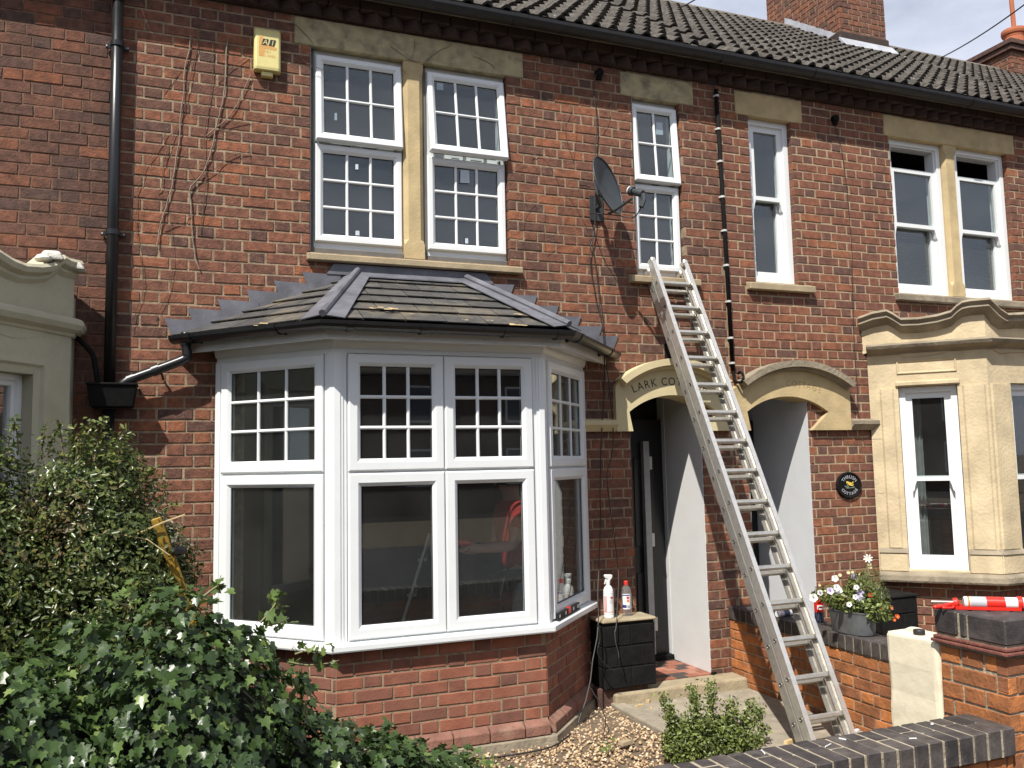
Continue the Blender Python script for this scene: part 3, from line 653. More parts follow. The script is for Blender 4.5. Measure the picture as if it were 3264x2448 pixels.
sash_window(HC_, FRONT, OPC[0]+.003, OPC[1]-.003, 3.172, 4.618, 3.93)
sash_window(HC_, FRONT, 6.137, 6.797, 3.162, 4.633, 3.83, open_top=.20, blind=(3.2, 3.82))
sash_window(HC_, FRONT, 6.968, 7.633, 3.162, 4.633, 3.83, open_top=.20, blind=(3.2, 3.82))

# ------------------------------------------------------------------ porch arches
def seg_arc(xa, za, xb, zb, zap, n):
    """points on a circle through both ends with the given crown height"""
    c = (xb-xa)/2; xm = (xa+xb)/2; s = zap-(za+zb)/2; r = (c*c+s*s)/(2*s); out = []
    for i in range(n+1):
        t = -math.asin(min(1, c/r)) + 2*math.asin(min(1, c/r))*i/n; f = i/n
        out.append((xm+r*math.sin(t), zap-r+r*math.cos(t) + (za*(1-f)+zb*f-(za+zb)/2)))
    return out
def porch_arch(H, xl, xr, il, ir, zi, jl, jr, ol, or_, zo, m_face, m_hood, zs=1.905, zsh=2.25):
    inner = seg_arc(il, zi, ir, zi, 2.19, 18); outer = seg_arc(ol, zsh+.05, or_, zsh+.05, zo, 18)
    face = MB(); n = 18; d0, d1 = -.22, .045
    # stone face as quads between soffit and hood, then the two haunches below the springing
    for i in range(n):
        a, b_, c, e = inner[i], inner[i+1], outer[i+1], outer[i]; face.prism(FRONT, [a, b_, c, e], d0, d1)
    face.prism(FRONT, [(xl, zs), (jl, zs), inner[0], outer[0], (xl, zsh)], d0, d1)
    face.prism(FRONT, [(jr, zs), (xr, zs), (xr, zsh), outer[-1], inner[-1]], d0, d1)
    f = face.build('porch_arch', m_face, H)
    hood = MB()
    o2 = seg_arc(ol-.02, zsh+.055, or_+.02, zsh+.055, zo+.035, 24); i2 = seg_arc(ol+.03, zsh+.0, or_-.03, zsh+.0, zo-.045, 24); i3 = seg_arc(ol+.02, zsh+.02, or_-.02, zsh+.02, zo-.018, 24)
    L = []
    for k in range(25): L.append([FRONT.p(*o2[k], .0), FRONT.p(*o2[k], .125), FRONT.p(*i3[k], .125), FRONT.p(*i3[k], .085), FRONT.p(*i2[k], .075), FRONT.p(*i2[k], .0)])
    hood.rings(L).build('hood_mould', m_hood, f)
    return f
paL = porch_arch(HB, 3.155, 4.235, 3.27, 4.08, 2.055, 3.30, 3.955, 3.19, 4.16, 2.44, 'stone_painted', 'stone_painted')
paR = porch_arch(HC_, 4.255, 5.45, 4.37, 5.21, 2.06, 4.40, 5.03, 4.31, 5.44, 2.455, 'stone_yellow', 'stone_weathered')
word = 'LARK COTTAGE'; rc = .93; zc = 2.268-rc
pos = [-.335, -.277, -.217, -.155, None, -.062, .006, .072, .130, .185, .246, .306]
for ch, o_ in zip(word, pos):
    if o_ is None: continue
    t = o_/rc; text_on(FRONT, ch, .090, 3.655+rc*math.sin(t), zc+rc*math.cos(t), .0455, -t, .0006, xs=.92).build('letter', 'letter_black', paL)
rc = 1.0; zc = 2.275-rc
for ch, o_ in zip('COTTAGE', (.0, .058, .112, .158, .206, .268, .325)):
    t = o_/rc; text_on(FRONT, ch, .075, 4.80+rc*math.sin(t), zc+rc*math.cos(t), .0455, -t, .0004, xs=.9).build('letter', 'letter_faded', paR)
# string mouldings either side of the arches
def string(H, x0, x1, m):
    b = MB(); pr = [(.0, 1.905), (.03, 1.905), (.05, 1.93), (.075, 1.955), (.075, 1.985), (.0, 2.005)]
    b.rings([[FRONT.p(x, z, d) for d, z in pr] for x in (x0, x1)]).build('string_moulding', m, H)
string(HB, 2.80, 3.153, 'stone_painted'); string(HC_, 5.452, 5.74, 'stone_weathered')
# porch interiors: plastered cheeks, ceiling, floor and dark doors
def porch(H, x0, x1, yb, m_l, m_r, ydoor, name_t):
    MB().box(x1, x1+.05, W+.012, yb+.3, -.02, 2.34).build('porch_cheek', m_r, H)
    MB().box(x0-.05, x0, W+.012, yb+.3, -.02, 2.34).build('porch_cheek', m_l, H)
    MB().box(x0, x1, W+.225, yb+.3, 2.30, 2.34).build('porch_ceiling', m_r, H)
    MB().box(x0-.05, x1+.05, yb+.12, yb+.3, -.02, 2.34).build('porch_back', 'door_black', H)
    b = MB(); b.box(x0+.01, x1-.01, yb+.04, yb+.085, .03, 2.03); d = b.build('front_door', 'door_black', H, bevel=.004)
    for zz, hh in ((.18, .55), (.95, .75)):
        for xx in (x0+.1, (x0+x1)/2+.02): MB().box(xx, xx+.2, yb+.032, yb+.0405, zz, zz+hh).build('door_panel', 'door_black', d, bevel=.006)
    return d
dL = porch(HB, 3.306, 3.949, 6.46, 'door_black', 'plaster_white', 6.5, 'a')
b = MB(); b.box(3.72, 3.775, 6.44, 6.49, .06, 1.84); b.build('door_edge_strip', 'curtain', dL)
for z in (.25, .95, 1.6): MB().box(3.775, 3.80, 6.44, 6.46, z, z+.11).build('strike_plate', 'clip_white', dL)
MB().box(3.944, 3.9485, 6.462, 6.54, .0, 2.3).build('door_jamb', 'plaster_grey', dL)
dR = porch(HC_, 4.406, 5.024, 6.60, 'plaster_grey', 'plaster_grey', 6.6, 'b')
# ================================================================== WHITE BAY (middle house)
def offs(pts, d):
    """plan polyline pushed out by d with mitred corners"""
    P = [np.array(p, float) for p in pts]; out = []
    for i, p in enumerate(P):
        t0 = P[i]-P[i-1] if i else P[1]-P[0]; t1 = P[i+1]-P[i] if i < len(P)-1 else t0
        t0 = t0/np.linalg.norm(t0); t1 = t1/np.linalg.norm(t1); n0 = np.array([t0[1], -t0[0]]); n1 = np.array([t1[1], -t1[0]])
        m = n0+n1; m /= np.linalg.norm(m); out.append(p + m*d/max(.4, m@n0))
    return out
def band(pts, prof):
    """sweep a closed (d,z) profile along a plan polyline"""
    cols = [[(*q, z) for q in offs(pts, d)] for d, z in prof]
    return MB().rings([[cols[k][i] for k in range(len(prof))] for i in range(len(pts))])
CX = 1.565
BAY = [(CX-1.325, 5.875), (CX-.68, 5.18), (CX+.68, 5.18), (CX+1.325, 5.875)]
Z0, ZTR, ZHD = .645, 1.64, 2.365
bay = band(BAY, [(.0, ZHD-.02), (.0, ZHD+.03), (-.06, ZHD+.03), (-.06, ZHD-.02)]).build('bay_window', 'upvc', HB)
band(BAY, [(-.005, .60), (.058, .597), (.062, .606), (.062, .632), (.056, .638), (-.005, .648), (-.10, .648), (-.10, .60)]).build('window_sill', 'upvc', bay)
frs = [Fr(BAY[i], BAY[i+1]) for i in range(3)]
DEP = .07
def bay_panel(fr, u0, u1, n, cols):
    b = MB(); d = 0.0
    wd = (u1-u0)/n
    b.fbox(fr, u0, u1, Z0, Z0+.03, d-DEP, d); b.fbox(fr, u0, u1, ZHD-.022, ZHD+.0, d-DEP, d)
    for k in range(n+1):
        x = u0+k*wd; b.fbox(fr, max(u0, x-.022), min(u1, x+.022), Z0+.03, ZHD-.022, d-DEP, d-.001)
    for k in range(n): b.fbox(fr, u0+k*wd+.022, u0+(k+1)*wd-.022, ZTR-.022, ZTR+.022, d-DEP, d-.002)
    b.build('bay_frame', 'upvc', bay)
    for k in range(n):
        a, e = u0+k*wd+.003, u0+(k+1)*wd-.003
        sash(bay, fr, a, e, Z0+.012, ZTR-.007, .078, 1, 1, .024)
        sash(bay, fr, a, e, ZTR+.007, ZHD-.006, .074, cols, 3, .024)
bay_panel(frs[1], .075, 1.285, 2, 3)
bay_panel(frs[0], .055, frs[0].L-.072, 1, 3)
bay_panel(frs[2], .072, frs[2].L-.055, 1, 3)
# corner posts with stepped edges
def post(pts, i, w0, w1, d):
    p = np.array(BAY[i]); return p
for i in (1, 2):
    f0, f1 = frs[i-1], frs[i]; b = MB()
    for dd, wv in ((.004, .070), (.010, .048), (.016, .030)):
        A = f0.p(f0.L-wv, 0, dd); B = offs(BAY, dd)[i]; C_ = f1.p(wv, 0, dd); A2 = f0.p(f0.L-wv, 0, -.06); C2 = f1.p(wv, 0, -.06)
        poly = [A[:2], tuple(B), C_[:2], C2[:2], offs(BAY, -.06)[i], A2[:2]]
        b.extr([(q[0], q[1], Z0+.004*(dd < .006)) for q in poly], (0, 0, ZHD-Z0-.004))
    b.build('corner_post', 'upvc', bay)
for fr, a, e in ((frs[0], -.005, .055), (frs[2], frs[2].L-.055, frs[2].L+.005)):
    b = MB(); b.fbox(fr, a, e, Z0, ZHD, -.06, .006); b.fbox(fr, a+.012, e-.012, Z0, ZHD-.001, -.06, .012); b.build('end_post', 'upvc', bay)
# soffit, head trim and fascia
band(BAY, [(.0, ZHD+.03), (.012, ZHD+.03), (.022, ZHD+.06), (.022, 2.445), (.0, 2.445)]).build('head_trim', 'upvc', bay)
EAVE = [(CX-1.56, 5.90), (CX-.765, 5.015), (CX+.765, 5.015), (CX+1.56, 5.90)]
band([tuple(p) for p in EAVE], [(-.035, 2.425), (-.018, 2.425), (-.018, 2.53), (-.035, 2.53)]).build('fascia', 'fascia_white', bay)
b = MB(); A = offs(EAVE, -.036); B = offs(BAY, .002)
for i in range(3): b.hexa([(*A[i], 2.43), (*A[i+1], 2.43), (*B[i+1], 2.45), (*B[i], 2.45), (*A[i], 2.445), (*A[i+1], 2.445), (*B[i+1], 2.465), (*B[i], 2.465)])
b.build('soffit', 'fascia_white', bay)
MB().extr([(*p, 2.47) for p in offs(BAY, .0)], (0, 0, .02)).build('bay_ceiling', 'plaster_white', bay)
band(BAY, [(-.10, .60), (-.10, .655), (-.20, .655), (-.20, .60)]).build('window_board', 'plaster_white', bay)
MB().extr([(*p, .0) for p in offs(BAY, -.12)], (0, 0, .02)).build('bay_floor', 'room_floor', bay)

# ------------------------------------------------------------------ bay roof
ZE, ZT = 2.545, 3.005
E3 = [np.array([*p, ZE]) for p in EAVE]; T3 = [np.array([CX-.39, W, ZT]), np.array([CX+.39, W, ZT])]
faces = [(E3[0], E3[1], np.array([CX-.39, W, ZT]), np.array([CX-.39, W, ZT])), (E3[1], E3[2], T3[1], T3[0]), (E3[2], E3[3], T3[1], T3[1])]
bro = MB()
for A, B, C_, D_ in faces:
    bro.add([A, B, C_, D_], [(0, 1, 2, 3)] if not np.allclose(C_, D_) else [(0, 1, 2)])
bro = bro.build('bay_roof', 'slate', HB)
rg = random.Random(31)
for A, B, C_, D_ in faces:
    u = (B-A)/np.linalg.norm(B-A); n = np.cross(u, C_-A); n /= np.linalg.norm(n); v = np.cross(n, u)
    L = np.linalg.norm(B-A); hT = (C_-A)@v; sC = (C_-A)@u; sD = (D_-A)@u
    sl_ = lambda t: sD*t/hT; sr_ = lambda t: L+(sC-L)*t/hT
    rows = 6; g = hT/rows
    for r in range(rows):
        t0, t1 = r*g-(.03 if r == 0 else 0), min(hT, (r+1)*g+.03); s = -.3-(.13 if r % 2 else 0)
        while s < L+.3:
            a, e = s+.003, s+.257; s += .26
            c = [(max(a, sl_(t0)), t0), (min(e, sr_(t0)), t0), (min(e, sr_(t1)), t1), (max(a, sl_(t1)), t1)]
            if c[1][0]-c[0][0] < .01 and c[2][0]-c[3][0] < .01: continue
            c = [(max(min(x, e), a), t) for x, t in c]
            if c[1][0] <= c[0][0]+.002: c[0] = c[1] = ((c[0][0]+c[1][0])/2, t0)
            if c[2][0] <= c[3][0]+.002: c[2] = c[3] = ((c[2][0]+c[3][0])/2, t1)
            lift = .020+rg.uniform(-.002, .003)
            P = [A+u*x+v*t+n*(lift if t == t0 else .004) for x, t in c]; Q = [p-n*.007 for p in P]
            q = MB().add([*Q, *P], [(0, 3, 2, 1), (4, 5, 6, 7), (0, 1, 5, 4), (1, 2, 6, 5), (2, 3, 7, 6), (3, 0, 4, 7)], rg.uniform(.02, 1)); q.build('roof_slate', 'slate', bro)
# lead: hips, stepped flashing, top apron
for (A, T, fa, fb) in ((E3[1], T3[0], faces[0], faces[1]), (E3[2], T3[1], faces[1], faces[2])):
    def nrm(f): k = np.cross(f[1]-f[0], f[2]-f[0]); return k/np.linalg.norm(k)
    na, nb = nrm(fa), nrm(fb); t = (T-A)/np.linalg.norm(T-A); A0 = A-t*.045
    b = MB()
    for nn, sgn in ((na, -1), (nb, 1)):
        side = np.cross(t, nn)*sgn; side = side if side@(np.array([1, 0, 0])*sgn) > 0 else -side
        pts = [A0+nn*.030, A0+side*.125+nn*.030, T+side*.085+nn*.026, T+nn*.03]; b.add([*pts, *[p+nn*.006 for p in pts]], [(0, 3, 2, 1), (4, 5, 6, 7), (0, 1, 5, 4), (1, 2, 6, 5), (2, 3, 7, 6), (3, 0, 4, 7)])
    up_ = (na+nb)/np.linalg.norm(na+nb); b.tube([A0+up_*.042, (A0+T)/2+up_*.047, T+up_*.045], .022, 8); b.build('lead_hip', 'lead', bro)
steps = [(-.085, 2.652), (.055, 2.724), (.237, 2.792), (.421, 2.866), (.598, 2.938), (.785, 3.010)]
roofz = lambda x: ZE + (x-(CX-1.56))*(ZT-ZE)/(1.56-.39) if x < CX-.39 else ZT
for i, (x, z) in enumerate(steps):
    for mir in (0, 1):
        e = x+.265; poly = [(x+.055, roofz(x+.055)-.01), (e, roofz(e)-.005), (e, z-.008), (x, z)]
        if mir: poly = [(2*CX-a, c) for a, c in poly][::-1]
        MB().prism(FRONT, poly, .001, .0075+.0022*(i % 3)).build('lead_step', 'lead', bro)
MB().prism(FRONT, [(.95, ZT+.0), (2.18, ZT), (2.12, ZT+.075), (1.0, ZT+.075)], .001, .018).build('lead_apron', 'lead', bro)
MB().hexa([(CX-.45, W-.11, ZT-.028), (CX+.45, W-.11, ZT-.028), (CX+.45, W, ZT+.028), (CX-.45, W, ZT+.028), (CX-.45, W-.11, ZT-.02), (CX+.45, W-.11, ZT-.02), (CX+.45, W, ZT+.036), (CX-.45, W, ZT+.036)]).build('lead_apron', 'lead', bro)
for (x, y, s_) in ((1195, 983, .03), (1235, 985, .05), (830, 1035, .035), (1655, 1035, .05), (1645, 1002, .035), (1310, 1000, .015), (1100, 970, .015), (1560, 1022, .02), (1480, 1020, .018)):
    d = ray(x, y); f = faces[0] if x < 1000 else faces[1]; nn = np.cross(f[1]-f[0], f[2]-f[0]); nn /= np.linalg.norm(nn); p = CAMP + d*(((f[0]+nn*.03-CAMP)@nn)/(d@nn))
    q = MB(); rr = random.Random(x); 
    for k in range(4):
        c = p+np.array([rr.uniform(-s_, s_), rr.uniform(-s_, s_)*.6, 0]); c = c - nn*((c-p)@nn); w_ = s_*rr.uniform(.3, .6)
        q.hexa([c+np.array(o)*w_ for o in ((-1, -.5, 0), (1, -.4, .05), (.9, .5, .25), (-.8, .6, .2), (-.9, -.4, .15), (.8, -.3, .2), (.8, .5, .4), (-.7, .5, .4))])
    tag(q.build('mortar_crumbs', 'debris_wood', None), 'pale crumbs of broken mortar lying on the grey bay roof', 'debris', 'mortar crumbs on the bay roof')
# bay gutter with brackets
GP = offs(EAVE, .052); gpts = [(*GP[0], 2.528), (*GP[1], 2.520), (*GP[2], 2.515), (*GP[3], 2.510)]
e0 = np.array(gpts[0]); d01 = np.array(gpts[1])-e0; gpts[0] = tuple(e0+d01*.015); 
bg_ = half_gutter(gpts, .052).build('bay_gutter', 'plastic_black', HB)
for a, b_, f in ((0, 1, .14), (0, 1, .72), (1, 2, .1), (1, 2, .38), (1, 2, .72), (1, 2, .95), (2, 3, .12), (2, 3, .8)):
    p = np.array(gpts[a])*(1-f)+np.array(gpts[b_])*f; t = np.array(gpts[b_])-np.array(gpts[a]); t /= np.linalg.norm(t)
    q = half_gutter([p-t*.02, p+t*.02], .058); nn = np.array([t[1], -t[0], 0]); q.hexa([p-t*.012-nn*.05+np.array([0, 0, -.045]), p+t*.012-nn*.05+np.array([0, 0, -.045]), p+t*.012-nn*.072+np.array([0, 0, -.05]), p-t*.012-nn*.072+np.array([0, 0, -.05]), p-t*.012-nn*.05+np.array([0, 0, .02]), p+t*.012-nn*.05+np.array([0, 0, .02]), p+t*.012-nn*.072+np.array([0, 0, .02]), p-t*.012-nn*.072+np.array([0, 0, .02])]); q.build('gutter_bracket', 'plastic_black', bg_)
# ------------------------------------------------------------------ dwarf wall below the bay
BW = [(CX-1.315, 5.885), (CX-.675, 5.195), (CX+.675, 5.195), (CX+1.315, 5.885)]
bw = MB(); fb = [Fr(BW[i], BW[i+1]) for i in range(3)]
bw = band(BW, [(-.005, -.12), (-.005, .595), (-.14, .595), (-.14, -.12)]); bw = bw.build('bay_base', 'mortar_mid', HB)
bsets = []
for i, f in enumerate(fb):
    bsets.append((bw, f, flemish(.004, f.L-.004, .062, .594, [], course=.0765, st=.228, hd=.116, j=.0125, seed=40+i, phase=.06*i), .06, 'brick_bay', .2155, .064))
# splayed plinth course and rough footing
for f in fb:
    u = 0.0
    while u < f.L-.03:
        e = min(u+.235, f.L); q = MB(); p = f.p
        q.hexa([p(u+.004, -.035, .05), p(e-.004, -.035, .05), p(e-.004, -.035, 0), p(u+.004, -.035, 0), p(u+.004, .025, .048), p(e-.004, .025, .048), p(e-.004, .058, .002), p(u+.004, .058, .002)], rg.random()*.6+.3); q.build('plinth_brick', 'plinth_red', bw, bevel=.004); u = e
band(BW, [(.03, -.13), (.075, -.13), (.068, -.045), (.02, -.037)]).build('footing', 'stone_weathered', bw)

# ================================================================== YELLOW STONE BAY (right house)
Q = [(5.695, 5.885), (6.335, 5.215), (7.70, 5.215), (8.34, 5.885)]
fq = [Fr(Q[i], Q[i+1]) for i in range(3)]
def on(fr, x, y, d=0):
    A = np.array(fr.p(0, 0, d)); r = ray(x, y); p = CAMP + r*(((A-CAMP)@fr.n)/(r@fr.n)); return (p-fr.A)@fr.u, p[2]
ua, zb_ = on(fq[0], 2888, 1840); ub, _ = on(fq[0], 3082, 1840); uat, zt_ = on(fq[0], 2874, 1232); ubt, _ = on(fq[0], 3062, 1226)
ua = (ua+uat)/2; ub = (ub+ubt)/2; zt_ = 2.27; zb_ = .70
st = slab(fq[0], .0, fq[0].L, .68, 2.56, [(ua, ub, zb_, zt_)], -.20, 0)
slab(fq[1], .0, fq[1].L, .68, 2.56, [(.26, fq[1].L-.26, zb_, zt_)], -.20, -.0015, st); slab(fq[2], 0, fq[2].L, .68, 2.56, [(.25, .65, zb_, zt_)], -.2, 0, st)
sb = st.build('stone_bay', 'stone_bay', HC_)
b = MB(); b.extr([(*p, 2.52) for p in offs(Q, -.02)], (0, 0, .03)); b.build('bay_ceiling', 'plaster_white', sb)
sash_window(HC_, fq[0], ua+.004, ub-.004, zb_+.002, zt_-.004, 1.475, d=-.055, curtain=(ua+.05, ua+.17))
w2 = sash_window(HC_, fq[1], .264, fq[1].L-.264, zb_+.002, zt_-.004, 1.475, d=-.055)
# string of courses: sill, plinth blocks, cornice, parapet, wavy coping
band(Q, [(-.1, .60), (.075, .60), (.085, .62), (.08, .665), (.02, .690), (-.1, .69)]).build('stone_sill', 'stone_weathered', sb, bevel=.006)
for f, a, e in ((fq[0], .01, ua-.004), (fq[0], ub+.004, fq[0].L+.012), (fq[1], -.012, .255)):
    MB().fbox(f, a, e, .688, .845, -.02, .035).build('plinth_block', 'stone_bay', sb, bevel=.006)
    q = MB(); p = f.p; q.hexa([p(a, .846, .044), p(e, .846, .044), p(e, .846, -.02), p(a, .846, -.02), p(a, .885, .004), p(e, .885, .004), p(e, .885, -.02), p(a, .885, -.02)]); q.build('plinth_moulding', 'stone_weathered', sb)
for f, a, e in ((fq[0], .085, ua-.035), (fq[0], ub+.035, fq[0].L-.02), (fq[1], .02, .225)):
    q = MB(); p = f.p; c_ = .014
    q.rings([[p(a, z, .0005), p(a+c_, z, c_), p(e-c_, z, c_), p(e, z, .0005)] for z in (.886, 2.255)]).build('pilaster', 'stone_bay', sb)
for z in (1.35, 1.82): MB().fbox(fq[0], .0, .08, z, z+.004, -.01, .0006).build('stone_joint', 'stone_weathered', sb)
# recessed frieze panel
for f, x0, x1 in ((fq[0], ua, ub),):
    MB().fbox(f, x0-.02, x1+.02, zt_+.003, zt_+.045, -.01, .022).build('label_mould', 'stone_bay', sb, bevel=.008)
    r_ = ring(MB(), f, x0-.005, x1+.005, 2.38, 2.50, [(0, .001), (.004, .010), (.012, .010), (.018, .001)]); r_.build('frieze_panel', 'stone_bay', sb)
band(Q, [(-.15, 2.555), (.01, 2.555), (.03, 2.575), (.095, 2.60), (.112, 2.632), (.03, 2.656), (-.15, 2.66)]).build('cornice_moulding', 'stone_weathered', sb, bevel=.004)
band(Q, [(-.095, 2.658), (.008, 2.658), (.008, 2.80), (-.095, 2.80)]).build('parapet', 'stone_bay', sb)
wave = [on(fq[0], x, y, .08) for x, y in ((2727, 1012), (2780, 995), (2825, 987), (2843, 996), (2871, 1014), (2926, 1012), (2985, 1003), (3030, 990), (3048, 972), (3065, 960), (3088, 955))]
w2_ = [on(fq[1], x, y, .08) for x, y in ((3140, 955), (3165, 958), (3180, 984), (3203, 999), (3262, 996))]
stn = [(fq[0], max(-.05, u), z) for u, z in wave if u < fq[0].L-.03] + [('c', 0, wave[-1][1])] + [(fq[1], u, z) for u, z in w2_ if u > .05] + [(fq[1], fq[1].L*.6, w2_[-1][1]), (fq[1], fq[1].L*.8, w2_[-1][1]+.12)]
for prof, nm, mm in (([(-.10, -.02), (-.10, 0), (.105, 0), (.118, -.02), (.088, -.045), (.094, -.068), (.052, -.10), (.016, -.125), (-.10, -.125)], 'wavy_coping', 'stone_weathered'), ([(-.09, -.12), (.011, -.12), (.011, -.33), (-.09, -.33)], 'parapet_frieze', 'stone_bay')):
    L = []
    for s_ in stn:
        if s_[0] == 'c': L.append([(*offs(Q, d)[1], s_[2]+z) for d, z in prof])
        else: L.append([s_[0].p(s_[1], s_[2]+z, d) for d, z in prof])
    MB().rings(L).build(nm, mm, sb)
# brick base of the stone bay
qb = offs(Q, -.03); cbase = MB().extr([(*p, -.12) for p in offs(Q, -.04)], (0, 0, .73)).build('bay_base', 'mortar_right', HC_)
cb = [Fr(qb[i], qb[i+1]) for i in range(3)]
csets = [(cbase, f, flemish(.003, f.L-.003, -.05, .60, [], seed=60+i), .06, 'brick_right', .2125, .0655) for i, f in enumerate(cb)]
# scrolled iron bench back seen through the front light: left out of the room, kept as a garden ornament inside
b = MB(); c0 = np.array(fq[1].p(.48, .88, -.35))
for k in range(2):
    c = c0+np.array([.0, 0, .12*k]); b.tube([c+np.array([.09*(1-i/26)*math.cos(i*.5), 0, .09*(1-i/26)*math.sin(i*.5)]) for i in range(24)], .008, 6)
tag(b.build('iron_scroll', 'iron_green', None), 'pale green scrolled iron ornament behind the stone bay glass', 'ornament')

# ================================================================== CREAM BAY (left house)
aa = R(36); Rr0 = np.array([-.60, 5.735]); Rr1 = Rr0 - 1.05*np.array([math.sin(aa), math.cos(aa)])
fl = Fr(Rr1, Rr0); LL = fl.L
uw1, _ = on(fl, 60, 1190); uw2, zw2 = on(fl, 103, 1190)
uw2 = on(fl, 102, 1300)[0]; zt2 = on(fl, 60, 1188)[1]
cbm = slab(fl, 0, LL, -.12, 2.75, [(.12, uw2, .7, zt2)], -.18, 0); p0 = fl.p(LL, 0, 0)
cbm.hexa([(Rr0[0]-.12, Rr0[1]+.02, -.12), (Rr0[0]-.004, Rr0[1]+.006, -.12), (Rr0[0]+.002, W, -.12), (Rr0[0]-.12, W, -.12), (Rr0[0]-.12, Rr0[1]+.02, 2.75), (Rr0[0]-.004, Rr0[1]+.006, 2.75), (Rr0[0]+.002, W, 2.75), (Rr0[0]-.12, W, 2.75)])
cbm.box(-3, Rr1[0]-.0, Rr1[1]+.004, Rr1[1]+.2, -.12, 2.75)
lb = cbm.build('cream_bay', 'stone_cream', HA)
PLb = [(Rr1[0]-1.4, Rr1[1]), tuple(Rr1), tuple(Rr0), (Rr0[0]+.0, W)]
zs_ = on(fl, 225, 1030, .05)[1]
band(PLb, [(-.1, zs_-.075), (.012, zs_-.075), (.02, zs_-.055), (.055, zs_-.035), (.07, zs_-.005), (.065, zs_+.025), (.03, zs_+.04), (-.1, zs_+.05)]).build('string_moulding', 'stone_cream', lb, bevel=.006)
sw = [on(fl, x, y, .06) for x, y in ((-140, 740), (-60, 765), (0, 796), (40, 822), (80, 838), (130, 842), (170, 838), (188, 826), (205, 812), (222, 822), (262, 832))]
prof = [(-.16, -.02), (-.16, 0), (.06, 0), (.075, -.02), (.065, -.05), (.03, -.065), (.035, -.085), (.008, -.11), (.004, -.42), (-.16, -.42)]
MB().rings([[fl.p(u, z+dz, d) for d, dz in prof] for u, z in sw]).build('wavy_coping', 'stone_cream', lb)
for x, y, s_ in ((175, 815, .06), (245, 850, .055), (150, 822, .045)):
    u, z = on(fl, x, y, .05); q = MB(); rr = random.Random(x)
    c = np.array(fl.p(u, z, .03)); q.add([c+np.array([o[0]*s_*rr.uniform(.8, 1.3), o[1]*s_*rr.uniform(.7, 1.2), o[2]*s_*rr.uniform(.5, .9)]) for o in ((-1, -1, -.6), (1, -1, -.6), (1, 1, -.6), (-1, 1, -.6), (-.7, -.7, .5), (.6, -.8, .7), (.8, .6, .5), (-.6, .8, .8))], [(0, 3, 2, 1), (4, 5, 6, 7), (0, 1, 5, 4), (1, 2, 6, 5), (2, 3, 7, 6), (3, 0, 4, 7)]); q.build('broken_coping', 'stone_white', lb, bevel=.016, seg=2)
ring(MB(), fl, .02, uw2+.10, .6, zt2+.10, [(0, .001), (.004, .028), (.045, .028), (.06, .012), (.1, .002)]).build('architrave', 'stone_cream', lb)
wn = ring(MB(), fl, .125, uw2-.003, .702, zt2-.003, [(0, -.13), (0, -.07), (.03, -.07), (.04, -.085), (.062, -.085), (.068, -.10), (.068, -.13)]).build('window', 'upvc_old', HA)
MB().fbox(fl, .19, uw2-.07, .77, zt2-.07, -.118, -.112).build('pane', 'glass', wn)
b = MB(); L = [[fl.p(uw2-.30+.26*i/14, z, -.25+.025*math.sin(i*1.9)) for i in range(15)] for z in (.7, zt2)]; b.rings(L, closed=False, cap0=False, cap1=False).build('curtain', 'curtain', wn)
MB().extr([(*p, 2.6) for p in offs(PLb, -.05)], (0, 0, .05)).build('bay_ceiling', 'plaster_grey', lb)

# lay every wall's bricks now
lay([setA]); lay([setB, *bsets]); lay([setC, *csets, *chs]); lay([*chs2], limit=0)
# ================================================================== GARDEN
gv = MB(); gv.add([(-3, 2.75, G-.02), (3.0, 2.75, G-.02), (3.0, 5.85, G-.02), (-3, 5.85, G-.02)], [(0, 1, 2, 3)]); struct('garden_soil', gv, 'soil')
# concrete path in two slabs with an edging kerb
pt = MB().box(3.06, 4.13, 2.7, 5.70, G-.07, G); ptO = struct('path', pt, 'concrete', bevel=.008)
k0 = 2.78
for i in range(4):
    e = k0+.735; q = MB().box(2.955, 3.056, k0+.004, e-.004, G-.06, G+.012+.004*(i % 2)); q.build('kerb_stone', 'concrete', ptO, bevel=.012, seg=2); k0 = e
q = MB().box(4.25, 5.75, 2.7, 5.6, G-.07, G-.004); struct('path', q, 'concrete', bevel=.008)
# gravel
n = 9000; P = []
while len(P) < n:
    x, y = RNG.uniform(.2, 2.95), RNG.uniform(2.82, 5.78)
    if y > 5.13 and .85 < x < 2.3 - 0: continue
    if x > 2.25 and y > 5.13+(x-2.25)*1.05: continue
    if x < .9 and y > 5.1: continue
    P.append((x, y, G-.014+RNG.uniform(-.004, .008)+.012*math.sin(x*3)*math.cos(y*4)))
ico = []; t = (1+5**.5)/2
iv = np.array([(-1, t, 0), (1, t, 0), (-1, -t, 0), (1, -t, 0), (0, -1, t), (0, 1, t), (0, -1, -t), (0, 1, -t), (t, 0, -1), (t, 0, 1), (-t, 0, -1), (-t, 0, 1)])/1.9
if_ = [(0, 11, 5), (0, 5, 1), (0, 1, 7), (0, 7, 10), (0, 10, 11), (1, 5, 9), (5, 11, 4), (11, 10, 2), (10, 7, 6), (7, 1, 8), (3, 9, 4), (3, 4, 2), (3, 2, 6), (3, 6, 8), (3, 8, 9), (4, 9, 5), (2, 4, 11), (6, 2, 10), (8, 6, 7), (9, 8, 1)]
M = rotmats(n, normals=np.tile([0, 0, 1.], (n, 1)), spread=.5) * (RNG.uniform(.5, 1.25, (n, 1, 3))*np.array([.0125, .010, .0075]))
g_ = scatter('gravel', iv, if_, M, P, RNG.beta(2.2, 2, n), 'gravel', None); tag(g_, 'loose tan gravel spread over the front garden beside the path', 'gravel', kind='stuff')

